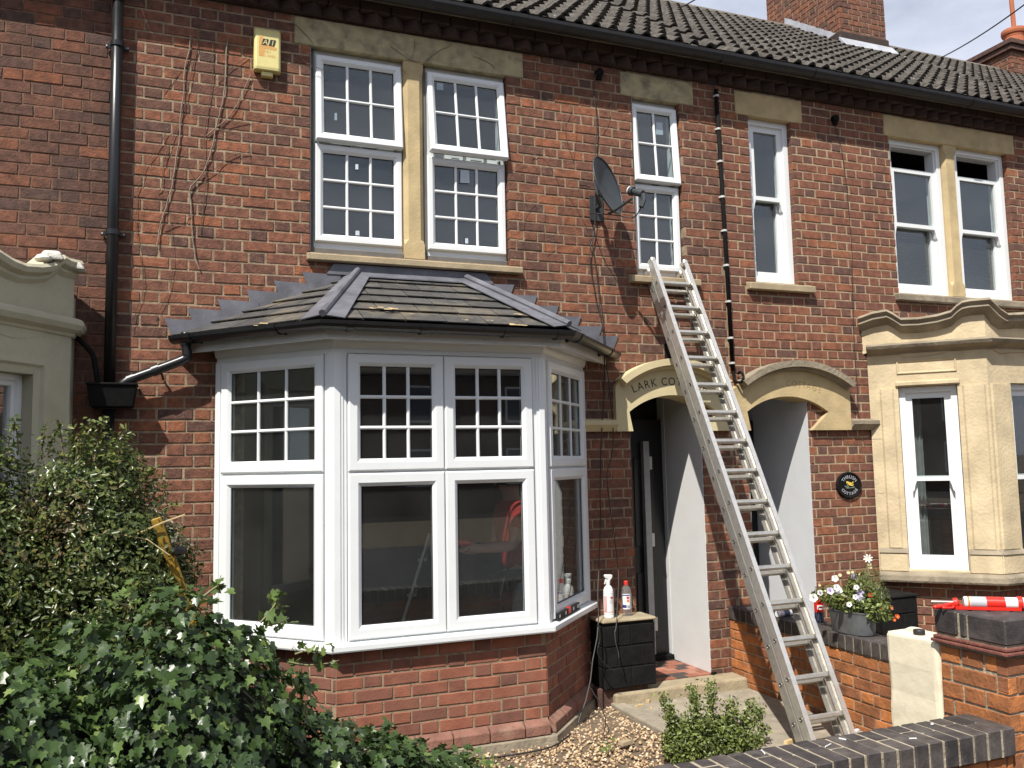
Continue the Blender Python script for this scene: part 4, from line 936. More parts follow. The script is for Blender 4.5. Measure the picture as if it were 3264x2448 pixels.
# stone step and porch floor tiles
MB_step = MB(); MB_step.hexa([(2.98, 5.665, G-.03), (4.125, 5.655, G-.03), (4.125, 5.86, G-.03), (2.98, 5.86, G-.03), (2.98, 5.675, .0), (4.12, 5.665, .0), (4.12, 5.86, .004), (2.98, 5.86, .004)])
tag(MB_step.build('door_step', 'step_stone', None, bevel=.015, seg=2), 'worn buff stone step in front of the LARK COTTAGE doorway', 'step')
flo = MB().box(3.306, 3.949, 5.862, 6.56, -.05, -.006).build('porch_floor', 'mortar_grey', HB)
rg = random.Random(8); y = 5.866
for r_ in range(9):
    x = 3.31 - (.05 if r_ % 2 else 0)
    while x < 3.945:
        e = x+.102; a, c = max(x, 3.309), min(e, 3.946)
        if c-a > .015: MB().box(a+.0015, c-.0015, y+.0015, y+.0735, -.006, .004, .02 if rg.random() < .3 else rg.uniform(.4, 1)).build('floor_tile', 'floor_tile', flo)
        x = e
    y += .075
MB().box(4.41, 5.02, 5.7, 6.64, -.05, .0).build('porch_floor', 'floor_tile', HC_)
MB().box(3.32, 3.94, 6.42, 6.50, .0, .045).build('door_threshold', 'iron_black', HB, bevel=.004)

# short black painted stubs of wall beside each bay
def stub(label, H, x0, x1, y0, y1, z0, z1, top_m):
    t = thing('painted_brick_stub', label, 'wall stub', ((x0+x1)/2, (y0+y1)/2, z0), None)
    MB().box(x0+.006, x1-.006, y0+.006, y1, z0, z1).build('core', 'brick_black', t)
    for A, B in (((x0, y0), (x1, y0)), ((x1, y0), (x1, y1)), ((x0, y1), (x0, y0))):
        f = Fr(A, B); z = z0
        k = 0
        while z < z1-.02:
            u = -.11*(k % 2)
            while u < f.L:
                a, e = max(0, u), min(f.L, u+.222)
                if e-a > .02: MB().add([f.p(*p) for p in brick_pts(a, e, z+.002, min(z+.147, z1), .02, rg, .006, .003, rg.uniform(-.002, .003))], BF).build('brick', 'brick_black', t)
                u += .224
            z += .15; k += 1
    MB().hexa([(x0-.012, y0-.014, z1), (x1+.014, y0-.014, z1), (x1+.014, y1, z1), (x0-.012, y1, z1), (x0-.006, y0-.008, z1+.02), (x1+.008, y0-.008, z1+.02), (x1+.008, y1, z1+.02), (x0-.006, y1, z1+.02)]).build('cap_slab', top_m, t, bevel=.006)
stub('black painted brick stub carrying two bottles between bay and doorway', HB, 2.90, 3.325, 5.68, W-.002, .035, .505, 'step_stone')
MB().box(2.86, 3.27, 5.72, W, G-.04, .034).build('stub_footing', 'brick_mid', HB)
stub('black painted brick stub behind the flower tub beside the stone bay', HC_, 5.33, 5.70, 5.50, W-.03, -.06, .52, 'brick_black')

# ------------------------------------------------------------------ front garden wall with blue brick-on-edge coping
fwall = thing('front_garden_wall', 'low front garden wall with dark brick-on-edge coping above orange bricks', 'garden wall', (1.8, 2.67, -.12))
MB().box(-2.4, 3.125, 2.588, 2.752, -.12, .478).build('core', 'mortar_grey', fwall)
ff = Fr((-2.4, 2.58), (3.125, 2.58)); fbk = Fr((3.125, 2.76), (-2.4, 2.76))
sets_f = [(fwall, f, flemish(.003, f.L-.003, -.1, .474, [], seed=70+i), .05, 'brick_orange', .210, .063) for i, f in enumerate((ff, fbk))]
lay(sets_f, limit=300)
MB().box(-2.4, 3.112, 2.5615, 2.7735, .482, .583).build('coping_bed', 'mortar_grey', fwall)
x = 3.116; rg = random.Random(5); k = 0
def coping_brick(par, P8, t, nm='coping_brick', bev=.004):
    return MB().hexa(P8, t).build(nm, 'brick_blue', par, bevel=bev)
while x > .9:
    a = x-.0645; h = .587+rg.uniform(-.002, .003); f = 2.556+rg.uniform(-.003, .003); z0 = .482
    spl = (2.556+.103+.0) if k % 2 == 0 else None
    parts = [(f, 2.778)] if k % 3 != 1 else [(f, 2.664), (2.672, 2.778)]
    if k % 3 == 2: parts = [(f, 2.70), (2.708, 2.778)]
    for y0, y1 in parts: coping_brick(fwall, [(a, y0, z0), (x, y0, z0), (x, y1, z0), (a, y1, z0), (a, y0, h), (x, y0, h), (x, y1, h), (a, y1, h)], rg.uniform(.02, 1))
    x = a-.0115; k += 1
# gate pier at its end
pier = thing('gate_pier', 'orange brick gate pier capped with dark bricks over red tile creasing', 'gate pier', (3.295, 2.765, -.12))
X0, X1, Y0, Y1 = 3.135, 3.465, 2.588, 2.918
MB().box(X0+.007, X1-.007, Y0+.007, Y1-.007, -.12, .857).build('core', 'mortar_grey', pier)
ps = []
for i, (A, B) in enumerate((((X0, Y0), (X1, Y0)), ((X0, Y1), (X0, Y0)), ((X1, Y0), (X1, Y1)))):
    f = Fr(A, B); ps.append((pier, f, flemish(.002, f.L-.002, -.112, .855, [], course=.0745, st=.223, hd=.1105, j=.012, seed=80+i, phase=.11*i), .05, 'brick_orange', .2125, .063))
lay(ps)
for k, (o, z) in enumerate(((.026, .858), (.018, .874))):
    for i in range(2):
        MB().box(X0-o, X1+o, Y0-o+i*(Y1-Y0+2*o)/2+.002, Y0-o+(i+1)*(Y1-Y0+2*o)/2-.002, z, z+.0135).build('creasing_tile', 'tile_creasing', pier, bevel=.003)
MB().box(X0-.004, X1+.004, Y0-.004, Y1+.004, .8878, .897).build('mortar_bed', 'mortar_grey', pier)
MB().box(X0-.002, X1+.002, Y0-.002, Y1+.002, .897, .992).build('cap_core', 'mortar_grey', pier)
for y0, y1, x0, x1 in ((Y1-.105, Y1+.01, X0-.012, X1+.01), (Y1-.150, Y1-.117, X0-.009, X1+.01), (Y0-.012, Y0+.168, X0-.012, X0+.19), (Y0-.012, Y0+.168, X0+.20, X1+.012)):
    coping_brick(pier, [(x0, y0, .898), (x1, y0, .898), (x1, y1, .898), (x0, y1, .898), (x0, y0, 1.0), (x1, y0, 1.0), (x1, y1, 1.0), (x0, y1, 1.0)], rg.uniform(.1, .5), 'cap_brick', .006)
# ------------------------------------------------------------------ party wall between the two paths
pw = thing('party_garden_wall', 'orange brick garden wall between the two paths with dark edge coping', 'garden wall', (4.22, 4.6, -.12))
XP = 4.135
MB().box(XP+.007, XP+.20, 2.95, W-.004, -.12, .405).build('core', 'mortar_grey', pw)
fp = Fr((XP, W-.004), (XP, 2.95)); fp2 = Fr((XP+.208, 2.95), (XP+.208, W-.004))
holes = []
lay([(pw, fp, flemish(.003, fp.L-.003, -.115, .402, [], seed=90, course=.0745, j=.011), .05, 'brick_orange', .2125, .0635), (pw, fp2, flemish(.003, fp2.L-.003, -.115, .402, [], seed=91), .05, 'brick_orange', .2125, .0655)])
y = W-.006
while y > 2.96:
    a = y-.066; z = .502+rg.uniform(-.003, .002); x0 = XP-.012+rg.uniform(-.003, .003)
    coping_brick(pw, [(x0, a, .408), (XP+.218, a, .408), (XP+.218, y, .408), (x0, y, .408), (x0, a, z), (XP+.218, a, z), (XP+.218, y, z), (x0, y, z)], rg.uniform(.02, .8)); y = a-.010
MB().box(XP-.004, XP+.21, 2.95, W-.006, .406, .494).build('coping_bed', 'mortar_grey', pw)
# ledge behind the pier that carries the plastic container
MB().box(3.14, 3.33, 2.92, 3.24, -.12, .388).build('rear_ledge', 'brick_orange', pier, bevel=.006)

# ================================================================== THINGS ON THE WALLS
def poly_px(pts, Y): return [PY(x, y, Y if not callable(Y) else Y(x, y)) for x, y in pts]
def smooth_path(P, n=4):
    P = [np.array(p) for p in P]; out = []
    for i in range(len(P)-1):
        p0, p1, p2, p3 = P[max(0, i-1)], P[i], P[i+1], P[min(len(P)-1, i+2)]
        for t in np.linspace(0, 1, n, endpoint=False): out.append(.5*((2*p1)+(-p0+p2)*t+(2*p0-5*p1+4*p2-p3)*t*t+(-p0+3*p1-3*p2+p3)*t**3))
    return out+[P[-1]]
# big drainpipe
dp = thing('drainpipe', 'tall black plastic drainpipe between the left and middle houses, with hopper', 'drainpipe', (-.385, W-.07, G))
MB().tube([(-.392, W-.065, z) for z in (5.0, 3.6, 2.15)], .034, 16, True).build('pipe', 'plastic_black', dp, smooth=True)
MB().tube([(-.392, W-.065, z) for z in (2.06, G)], .034, 16, True).build('pipe', 'plastic_black', dp, smooth=True)
for y_ in (142, 742):
    z = PY(375, y_, W-.065)[2]; q = MB().lathe([(.034, -.016), (.040, -.016), (.040, .016), (.034, .016)], (-.392, W-.065, z), 18); q.box(-.462, -.322, W-.03, W-.012, z-.012, z+.012); q.build('pipe_clip', 'plastic_black', dp)
    for xx in (-.455, -.33): MB().lathe([(0, -.035), (.005, -.035), (.005, -.03), (0, -.028)], (xx, W+.002, z), 8, axis=(0, 1, 0)).build('screw', 'clip_white', dp)
hx0, hx1 = PY(278, 1250, 5.79)[0], PY(436, 1250, 5.79)[0]
q = MB(); q.hexa([(hx0+.02, 5.745, 2.07), (hx1-.02, 5.745, 2.07), (hx1-.02, W-.004, 2.07), (hx0+.02, W-.004, 2.07), (hx0, 5.72, 2.20), (hx1, 5.72, 2.20), (hx1, W-.004, 2.20), (hx0, W-.004, 2.20)]); q.box(hx0-.006, hx1+.006, 5.712, W-.004, 2.20, 2.215); q.build('hopper', 'iron_black', dp, bevel=.004)
# bay downpipe
bd = thing('bay_downpipe', 'glossy black swan-neck pipe from the bay gutter to the hopper', 'drainpipe', (-.05, 5.78, 2.2))
a0, a1, a2 = PY(592, 1090, 5.79), PY(596, 1142, 5.79), PY(402, 1216, 5.80)
MB().tube(smooth_path([a0+np.array([0, 0, .06]), a0, a1+np.array([0, 0, .02]), a1+(a2-a1)*.06, a1+(a2-a1)*.5, a2, a2+np.array([-.03, 0, -.05])], 4), .031, 14).build('pipe', 'plastic_black', bd, smooth=True)
for c, ax in ((a0, (0, 0, 1)), (a1+(a2-a1)*.52, a2-a1), (a1+(a2-a1)*.92, a2-a1)): MB().lathe([(.030, -.022), (.0355, -.022), (.0355, .022), (.030, .022)], c, 16, axis=ax).build('pipe_socket', 'plastic_black', bd, smooth=False)
c = a1+(a2-a1)*.45; MB().tube([c, (c[0]+.02, W-.01, c[2]-.06)], .008, 6).build('pipe_clip', 'plastic_black', bd)
# overflow pipe from the cream bay
q = smooth_path([PY(245, 1078, 5.84), PY(262, 1092, 5.8), PY(295, 1130, 5.8), PY(305, 1180, 5.8), PY(312, 1225, 5.8)], 4)
tag(MB().tube(q, .016, 8).build('overflow_pipe', 'iron_black', None, smooth=True), 'thin black bent pipe beside the cream bay, dropping behind the hopper', 'pipe')
# conduit between the middle and right house
cd = thing('cable_conduit', 'thin dark conduit with pale clips between the small windows', 'conduit', (4.25, W-.02, 2.4))
top, bot = PY(2282, 285, W-.02), PY(2336, 1180, W-.02)
MB().tube([top, (top*.5+bot*.5), bot], .017, 8).build('pipe', 'iron_black', cd, smooth=True)
for y_ in (307, 415, 520, 634, 742, 852, 966, 1080, 1158):
    f = (y_-285)/(1180-285); p = top*(1-f)+bot*f; q = MB().lathe([(.017, -.008), (.022, -.008), (.022, .008), (.017, .008)], p, 10); q.box(p[0]-.025, p[0]+.025, W-.012, W-.003, p[2]-.007, p[2]+.007); q.build('clip', 'clip_white', cd)
q = smooth_path([bot, bot+np.array([.0, -.01, -.05]), PY(2345, 1215, W-.05), PY(2362, 1218, W-.1), PY(2370, 1200, W-.1), PY(2360, 1186, W-.05), PY(2352, 1192, W-.02)], 4)
MB().tube(q, .011, 8).build('bent_end', 'iron_black', cd, smooth=True)
# small black bracket and lamp stub above the porch arch
q = MB(); p = PY(2131, 1130, W-.02); q.box(p[0]-.03, p[0]+.03, W-.035, W-.003, p[2]-.07, p[2]+.09); tag(q.build('junction_box', 'iron_black', None, bevel=.008), 'small black box on the wall above the LARK COTTAGE arch', 'box')
p = PY(2270, 1172, W-.09); q = MB().lathe([(0, -.035), (.022, -.035), (.026, 0), (.024, .02), (0, .03)], p, 12, axis=(.2, -.6, -.5)); q.tube([p+np.array([0, .03, .03]), (p[0], W-.002, p[2]+.05)], .008, 6); tag(q.build('wall_lamp', 'alum', None), 'small grey lamp between the two porch arches behind the ladder', 'lamp')
for x, y, lab in ((1910, 232, 'small black cable box under the eaves above the satellite dish'), (2662, 378, 'small black cable box under the eaves above the round plaque')):
    p = PY(x, y, W-.02); q = MB().lathe([(0, 0), (.034, 0), (.034, .035), (.026, .042), (0, .042)], (p[0], W-.001, p[2]), 12, axis=(0, -1, 0)); q.box(p[0]-.02, p[0]+.02, W-.03, W-.002, p[2]-.055, p[2]-.02); tag(q.build('cable_box', 'iron_black', None), lab, 'box')

# alarm box
al = thing('alarm_box', 'pale yellow alarm box with A1 logo on the brick wall', 'alarm box', (.54, W, 4.38))
x0, x1, z0, z1, D = .455, .632, 4.385, 4.70, .062
prof = [(0, z0), (D, z0), (D+.004, z0+.02), (D, z1-.06), (D-.012, z1-.03), (D-.032, z1-.008), (0, z1)]
q = MB(); ins = [(.0, 1), (.012, .0)]
L = []
for i, x in enumerate((x0, x0+.014, x1-.014, x1)):
    s_ = .80 if i in (0, 3) else 1; L.append([(x, W-d*s_-.0, z if 0 < k < 6 else z) for k, (d, z) in enumerate(prof)])
q.rings(L).build('cover', 'alarm_yellow', al, bevel=.004)
MB().box(x0+.05, x1-.05, W-D*.7, W-.002, z0-.035, z0-.001).build('base', 'alarm_yellow', al, bevel=.004)
fa = Fr((0, W-D-.0022), (1, W-D-.0022))
q = MB(); q.prism(fa, [(.485, 4.47), (.515, 4.47), (.53, 4.535), (.60, 4.53), (.605, 4.55), (.53, 4.575), (.50, 4.64), (.487, 4.60)], 0, .0006); q.build('rust_stain', 'alarm_stain', al)
for ch, xx in (('A', .524), ('1', .572)):
    MB().prism(fa, [(xx-.022, 4.558), (xx+.015, 4.558), (xx+.026, 4.604), (xx-.010, 4.604)], .0006, .0014).build('logo_tile', 'letter_black', al)
    text_on(fa, ch, .052, xx+.001, 4.563, .0018, 0, .0004, shear=.2).build('logo_letter', 'alarm_yellow', al)
text_on(fa, '0161', .033, .535, 4.505, .0008, 0, .0003).build('phone_number', 'alarm_stain', al); text_on(fa, '480 4486', .029, .543, 4.475, .0008, 0, .0003).build('phone_number', 'alarm_stain', al)

# satellite dish
ds = thing('satellite_dish', 'dark grey satellite dish on its wall bracket beside the small window', 'satellite dish', (3.05, W, 3.65))
C0 = PY(1938, 590, 5.60); nrm_ = np.array([.55, -.78, .24]); nrm_ /= np.linalg.norm(nrm_)
uz = np.array([0, 0, 1.]) - nrm_*nrm_[2]; uz /= np.linalg.norm(uz); ux = np.cross(uz, nrm_); 
q = MB(); L = []; rw, rh = .205, .232
for fr_ in (.02, .25, .5, .75, .93, 1.0):
    L.append([C0 + ux*rw*fr_*math.cos(a) + uz*rh*fr_*math.sin(a) + nrm_*(.055*fr_**2-.055) for a in np.linspace(0, 2*math.pi, 36, endpoint=False)])
Lb = [[p-nrm_*.006 for p in l] for l in L[::-1]]; q.rings([*L, [p+nrm_*-.002 for p in L[-1]], *Lb]).build('reflector', 'dish_grey', ds, smooth=True)
q = MB().tube([*[C0 + ux*rw*math.cos(a) + uz*rh*math.sin(a) for a in np.linspace(0, 2*math.pi, 37)]], .006, 6, False); q.build('rim', 'dish_grey', ds, smooth=True)
lowp = C0 - uz*rh*.92 - nrm_*.01; LN = PY(2026, 612, 5.36); arm_end = LN + np.array([-.02, .02, -.045])
MB().tube([lowp-nrm_*.05, lowp, arm_end], .011, 8).build('feed_arm', 'dish_grey', ds)
ax = C0-LN; ax /= np.linalg.norm(ax)
MB().lathe([(0, -.07), (.026, -.07), (.028, -.01), (.022, .0), (.022, .02), (.034, .022), (.036, .05), (0, .05)], LN, 16, axis=ax).build('receiver', 'dish_grey', ds)
MB().lathe([(0, .050), (.035, .050), (.033, .062), (.02, .068), (0, .069)], LN, 16, axis=ax).build('receiver_cap', 'lnb_white', ds)
q = MB(); c = LN-ax*.075; q.tube([c, c+np.array([.0, -.005, -.05]), c+np.array([-.02, .0, -.1])], .02, 8); q.build('receiver_block', 'dish_grey', ds)
MB().tube(smooth_path([c+np.array([-.02, 0, -.1]), lowp+np.array([.12, -.08, -.06]), lowp+np.array([.03, 0, -.03]), lowp+np.array([-.08, .16, .02]), (2.985, W-.03, 3.6)], 6), .0045, 6).build('coax_cable', 'cable_black', ds)
q = MB(); bk = C0-nrm_*.07; q.tube([bk, bk+np.array([.0, .06, -.02]), (3.055, W-.08, 3.66), (3.055, W-.005, 3.66)], .017, 8); q.box(3.0, 3.11, W-.016, W-.002, 3.56, 3.76); q.hexa([tuple(C0-nrm_*.056+ux*a*.05+uz*b_*.06-nrm_*c_) for c_ in (.03, 0) for a, b_ in ((-1, -1), (1, -1), (1, 1), (-1, 1))]); q.build('bracket', 'dish_grey', ds)

# house plaque
pl = thing('house_plaque', 'round black THRUSH COTTAGE plaque with a small bird on the brick wall', 'plaque', (5.44, W, 1.33))
pc = PY(2709, 1547, W-.02); pc[1] = W
MB().lathe([(0, .0), (.138, .0), (.138, .012), (.132, .02), (.122, .022), (.116, .017), (.112, .015), (0, .015)], pc, 40, axis=(0, -1, 0), sx=.84).build('disc', 'iron_black', pl)
def arc_text(s, r, flip, size, z0):
    n_ = len(s)
    for i, ch in enumerate(s):
        a = (i-(n_-1)/2)*(.36 if not flip else .33)
        if not flip: text_on(Fr((0, W), (1, W)), ch, size, pc[0]+r*math.sin(a), pc[2]+r*.84*math.cos(a), .0155, -a, .0012).build('letter', 'tube_grey', pl)
        else: text_on(Fr((0, W), (1, W)), ch, size, pc[0]+r*math.sin(a), pc[2]-r*.84*math.cos(a), .0155, a, .0012).build('letter', 'tube_grey', pl)
arc_text('THRUSH', .070, False, .042, 0); arc_text('COTTAGE', .100, True, .038, 0)
fpz = Fr((pc[0], W-.0155), (pc[0]+1, W-.0155)); zc_ = pc[2]
el = lambda cx_, cz_, a, b_, t, n_=14: [(cx_+a*math.cos(t)*math.cos(k*2*math.pi/n_)-b_*math.sin(t)*math.sin(k*2*math.pi/n_), cz_+a*math.sin(t)*math.cos(k*2*math.pi/n_)+b_*math.cos(t)*math.sin(k*2*math.pi/n_)) for k in range(n_)]
MB().prism(fpz, el(.008, zc_+.012, .036, .014, -.35), 0, .003).prism(fpz, el(-.022, zc_+.026, .014, .010, 0), 0, .0035).prism(fpz, [(.032, zc_+.002), (.045, zc_+.03), (.036, zc_+.032), (.024, zc_+.01)], 0, .003).build('bird', 'flower_centre', pl)
MB().prism(fpz, el(-.035, zc_-.012, .022, .006, -.3), 0, .002).prism(fpz, el(-.02, zc_-.002, .018, .006, -.9), 0, .0024).prism(fpz, el(.04, zc_-.018, .016, .006, .2), 0, .002).prism(fpz, el(.0, zc_-.022, .045, .003, .05), 0, .0016).build('twig_relief', 'iron_green', pl)

# cables and dead creeper on the brickwork
def vine(name, pts, r, m, label, cat, group, off=.012, Yf=None):
    P = smooth_path(poly_px(pts, Yf or (W-off)), 3); P = [p+np.array([random.uniform(-.003, .003), random.uniform(-.002, .002), 0]) for p in P]
    rs = [r*(.42+.28*random.random()) if 'creeper' in name else r*(.7+.2*random.random()) for _ in P]; return tag(MB().tube(P, rs, 5).build(name, m, None), label, cat, group)
k = 1/2.033
sc1 = lambda L_: [(x*k, y*k) for x, y in L_]
vines = [([(1235, 230), (1225, 330), (1195, 470), (1190, 590), (1175, 720), (1165, 850), (1150, 980), (1130, 1100), (1115, 1200), (1085, 1310), (1050, 1420), (1030, 1500), (1020, 1590)], .0075, 'vine_grey'),
 ([(1475, 250), (1465, 380), (1460, 520), (1445, 640), (1420, 750), (1395, 850), (1375, 950), (1350, 1030), (1310, 1130), (1240, 1210), (1230, 1270), (1240, 1380), (1245, 1500), (1260, 1640), (1290, 1745)], .0085, 'vine_grey'),
 ([(1625, 480), (1580, 590), (1540, 670), (1480, 760), (1410, 820), (1340, 880)], .006, 'vine_grey'),
 ([(1375, 250), (1380, 400), (1370, 560), (1345, 700), (1330, 850), (1325, 1000), (1335, 1130), (1325, 1260), (1310, 1400), (1295, 1500)], .0045, 'vine_brown'),
 ([(1280, 80), (1285, 240), (1250, 420), (1225, 560), (1190, 700), (1130, 860), (1065, 1040), (1050, 1200), (1020, 1250)], .004, 'vine_brown'),
 ([(1165, 430), (1090, 530), (1040, 605)], .003, 'vine_brown'), ([(1095, 830), (1020, 960), (950, 1060), (890, 1250), (880, 1500)], .003, 'vine_brown'),
 ([(1620, 985), (1500, 1010), (1350, 1130), (1280, 1170)], .0035, 'vine_brown'), ([(1690, 755), (1580, 780), (1440, 820)], .003, 'vine_brown'), ([(1240, 1385), (1150, 1440), (1060, 1480)], .004, 'vine_brown'),
 ([(1610, 360), (1500, 440), (1390, 530)], .003, 'vine_brown'), ([(1600, 830), (1610, 960), (1620, 1030)], .0028, 'vine_brown'), ([(1190, 1000), (1230, 1100), (1280, 1180)], .0026, 'vine_brown'),
 ([(870, 1400), (905, 1640), (930, 1780), (925, 1900), (880, 2020), (860, 2150)], .003, 'vine_brown'), ([(1110, 1480), (1120, 1700), (1090, 1900), (1000, 2060)], .0028, 'vine_brown')]
own = ['long pale grey creeper stem nearest the tall drainpipe', 'thick pale creeper stem with a sharp bend above the stepped lead flashing', 'pale creeper stem slanting down from the yellow alarm box']
for i, (pts, r, m) in enumerate(vines):
    vine('creeper_stem', sc1(pts), r, m, own[i] if i < 3 else 'thin brown leafless creeper twig on the bricks between drainpipe and left window', 'creeper', 'dead creeper stems left of the big upstairs window')
v2 = [([(1990, 480), (2000, 560), (2030, 620), (2070, 600)], .003), ([(1870, 705), (1840, 780), (1835, 860), (1860, 960), (1900, 1070)], .0028), ([(1670, 850), (1690, 950), (1750, 1010)], .0026), ([(1610, 1010), (1680, 1000), (1740, 1080), (1800, 1200), (1900, 1330), (1980, 1500), (2000, 1640)], .0032), ([(1700, 1360), (1690, 1480), (1700, 1600)], .0026), ([(2140, 650), (2110, 780), (2075, 850)], .003), ([(1640, 1300), (1580, 1380), (1560, 1480)], .0024), ([(1910, 760), (1900, 900), (1880, 1040)], .0024), ([(1990, 1190), (1910, 1180), (1950, 1280), (2010, 1360)], .0028), ([(1720, 1640), (1760, 1600), (1850, 1560)], .0022)]
for pts, r in v2:
    vine('creeper_stem', [(900+x*k, y*k) for x, y in pts], r, 'vine_brown', 'thin brown dead creeper twig on the bricks around the satellite dish', 'creeper', 'dead creeper twigs near the satellite dish')
for pts, r in (([(75, 150), (130, 200), (200, 280)], .003), ([(80, 350), (180, 420), (320, 470)], .003), ([(850, 235), (860, 300), (840, 380)], .002), ([(700, 300), (850, 400), (920, 420)], .003), ([(1100, 290), (1000, 340), (930, 400)], .003), ([(1240, 365), (1330, 400), (1380, 440)], .003)):
    vine('creeper_stem', [(900+x*k, y*k) for x, y in pts], r, 'vine_brown', 'fine dark creeper twig lying across the long stone lintel', 'creeper', 'creeper twigs on the long lintel', off=.012)
def ycab(x, y): return W-.03 if y < 1000 else (W-.05 if y < 1700 else max(5.40, W-.05-(y-1700)/600*.42))
vine('wall_cable', [(1901, 231), (1893, 295), (1901, 374), (1898, 492), (1897, 624), (1895, 734), (1883, 781), (1881, 840), (1893, 918), (1909, 996), (1921, 1050), (1927, 1157), (1925, 1265), (1919, 1351), (1914, 1480), (1914, 1608), (1913, 1700), (1906, 1880), (1908, 1993), (1890, 2106), (1877, 2196), (1843, 2305)], .006, 'cable_black', 'long black cable hanging from under the eaves past the dish to the gravel', 'cable', None, Yf=ycab)
vine('wall_cable', [(1885, 760), (1900, 860), (1915, 1000), (1936, 1179), (1947, 1286), (1955, 1424), (1934, 1514), (1944, 1608), (1964, 1750), (1971, 1849), (1965, 1989), (1960, 2025), (1974, 2097)], .005, 'cable_black', 'black cable ending in midair in front of the bottles on the black stub', 'cable', None, Yf=ycab)
vine('wall_cable', [(1906, 1990), (1913, 2030), (1905, 2080), (1930, 2120), (1960, 2140)], .0045, 'cable_black', 'short black cable end curling against the black brick stub', 'cable', None, Yf=lambda x, y: 5.58)
vine('wall_cable', [(1880, 2190), (1905, 2230), (1930, 2290), (1925, 2340)], .004, 'cable_black', 'loose thin cable trailing onto the gravel beside the path kerb', 'cable', None, Yf=lambda x, y: 5.45-(y-2190)/150*.35)
vine('wall_cable', [(1402, 2424), (1500, 2420), (1640, 2405), (1760, 2380), (1820, 2340)], .007, 'cable_black', 'black cable lying along the foot of the white bay', 'cable', None, Yf=lambda x, y: PZ(x, y, G+.006)[1])
vine('wall_cable', [(2662, 400), (2690, 520), (2715, 800), (2720, 1050), (2733, 1240), (2738, 1330), (2770, 1348), (2782, 1365)], .004, 'cable_black', 'thin dark cable running down beside the stone bay', 'cable', None)
# ================================================================== LADDER
ld = thing('extension_ladder', 'closed aluminium extension ladder leaning against the wall below the small window', 'ladder', (3.68, 4.2, G))
LA = np.array([0, 4.235, .015]); LT = np.array([0, .44062, .8977]); LNn = np.array([0, -.8977, .44062])
def lp(x, s, d): q = LA + LT*s + LNn*d; return (x, q[1], q[2])
def lbox(x0, x1, s0, s1, d0, d1): return MB().hexa([lp(x0, s0, d1), lp(x1, s0, d1), lp(x1, s0, d0), lp(x0, s0, d0), lp(x0, s1, d1), lp(x1, s1, d1), lp(x1, s1, d0), lp(x0, s1, d0)])
for sec, (dA, dB, top, bot) in enumerate(((-.066, 0, 3.645, -.10), (-.150, -.084, 3.60, -.105))):
    for x0, x1, mm in ((3.507, 3.541, 1), (3.806, 3.840, -1)):
        # channel section: web on the outside, two flanges
        xo, xi = (x0, x1) if mm > 0 else (x1, x0); t_ = .006*mm; prof = [(xo, dA), (xi, dA), (xi, dA+.008), (xo+t_, dA+.008), (xo+t_, dB-.008), (xi, dB-.008), (xi, dB), (xo, dB)]
        L = [[lp(x, s_, d) for x, d in prof] for s_ in (bot, top)]
        if mm < 0: L = [l[::-1] for l in L]
        MB().rings(L).build('stile', 'alum' if sec else 'alum_bright', ld)
        lbox(x0-.003, x1+.003, bot-.035, bot+.03, dA-.004, dB+.004).build('rubber_foot', 'plastic_black_matt', ld, bevel=.004)
        lbox(x0-.002, x1+.002, top-.03, top+.012, dA-.003, dB+.003).build('end_cap', 'alum_bright', ld, bevel=.008)
    for k in range(-2, 13):
        s_ = 2.95-.2355*k - (.012 if sec else 0); m_ = (dA+dB)/2
        prof = [(-.014, -.016), (.010, -.018), (.016, -.010), (.016, .006), (.006, .016), (-.010, .014), (-.016, .004)]
        L = [[lp(x, s_+a, m_+b_) for a, b_ in prof] for x in (3.511, 3.836)]
        MB().rings(L).build('rung', 'alum', ld)
        for xx, sg in ((3.507, -1), (3.84, 1)):
            c = lp(xx, s_, m_); MB().lathe([(.007, -.001), (.013, -.001), (.013, .004), (.009, .005), (.007, .001)], c, 12, axis=(sg, 0, 0)).build('rivet', 'steel_dark', ld)
for k in (1, 9):
    s_ = 2.7-.2355*k; lbox(3.538, 3.56, s_, s_+.09, -.085, -.045).build('guide_bracket', 'steel_dark', ld, bevel=.004)

# ================================================================== BOTTLES ON THE STUB
def bottle_frame(x, y): return np.array([x, y, .526])
p = bottle_frame(*PY(1941, 1960, 5.775)[:2]); sp = thing('spray_bottle', 'white spray bottle with red stripes on the black brick stub', 'bottle', tuple(p))
MB().lathe([(0, 0), (.036, 0), (.038, .006), (.038, .018), (.036, .022), (.038, .026), (.038, .17), (.036, .174), (.038, .178), (.036, .20), (.028, .222), (.016, .236), (.0135, .245), (0, .245)], p, 28).build('body', 'white_plastic', sp, smooth=False)
MB().lathe([(0, .245), (.016, .245), (.016, .268), (.012, .275), (0, .275)], p, 16).build('collar', 'white_plastic', sp)
fh = Fr((p[0]-.5, p[1]), (p[0]+.5, p[1])); hh = lambda L_: [(.5+a, p[2]+b_) for a, b_ in L_]
MB().prism(fh, hh([(-.030, .305), (-.026, .290), (-.012, .285), (.004, .27), (.018, .272), (.034, .292), (.036, .305), (.028, .312), (-.028, .316)]), -.011, .011).build('spray_head', 'white_plastic', sp, bevel=.004)
MB().prism(fh, hh([(-.018, .286), (-.026, .262), (-.030, .245), (-.026, .246), (-.016, .268), (-.008, .284)]), -.006, .006).build('trigger', 'white_plastic', sp)
def label_patch(c, r, a0, a1, z0, z1, m, par, nm, n=8, e=.0006):
    b = MB(); A = [R(a0+(a1-a0)*i/n) for i in range(n+1)]; L = [[(c[0]+(r+o)*math.sin(a), c[1]-(r+o)*math.cos(a), c[2]+z) for z, o in ((z0, e), (z1, e))] for a in A]
    b.rings(L, closed=False, cap0=False, cap1=False).build(nm, m, par)
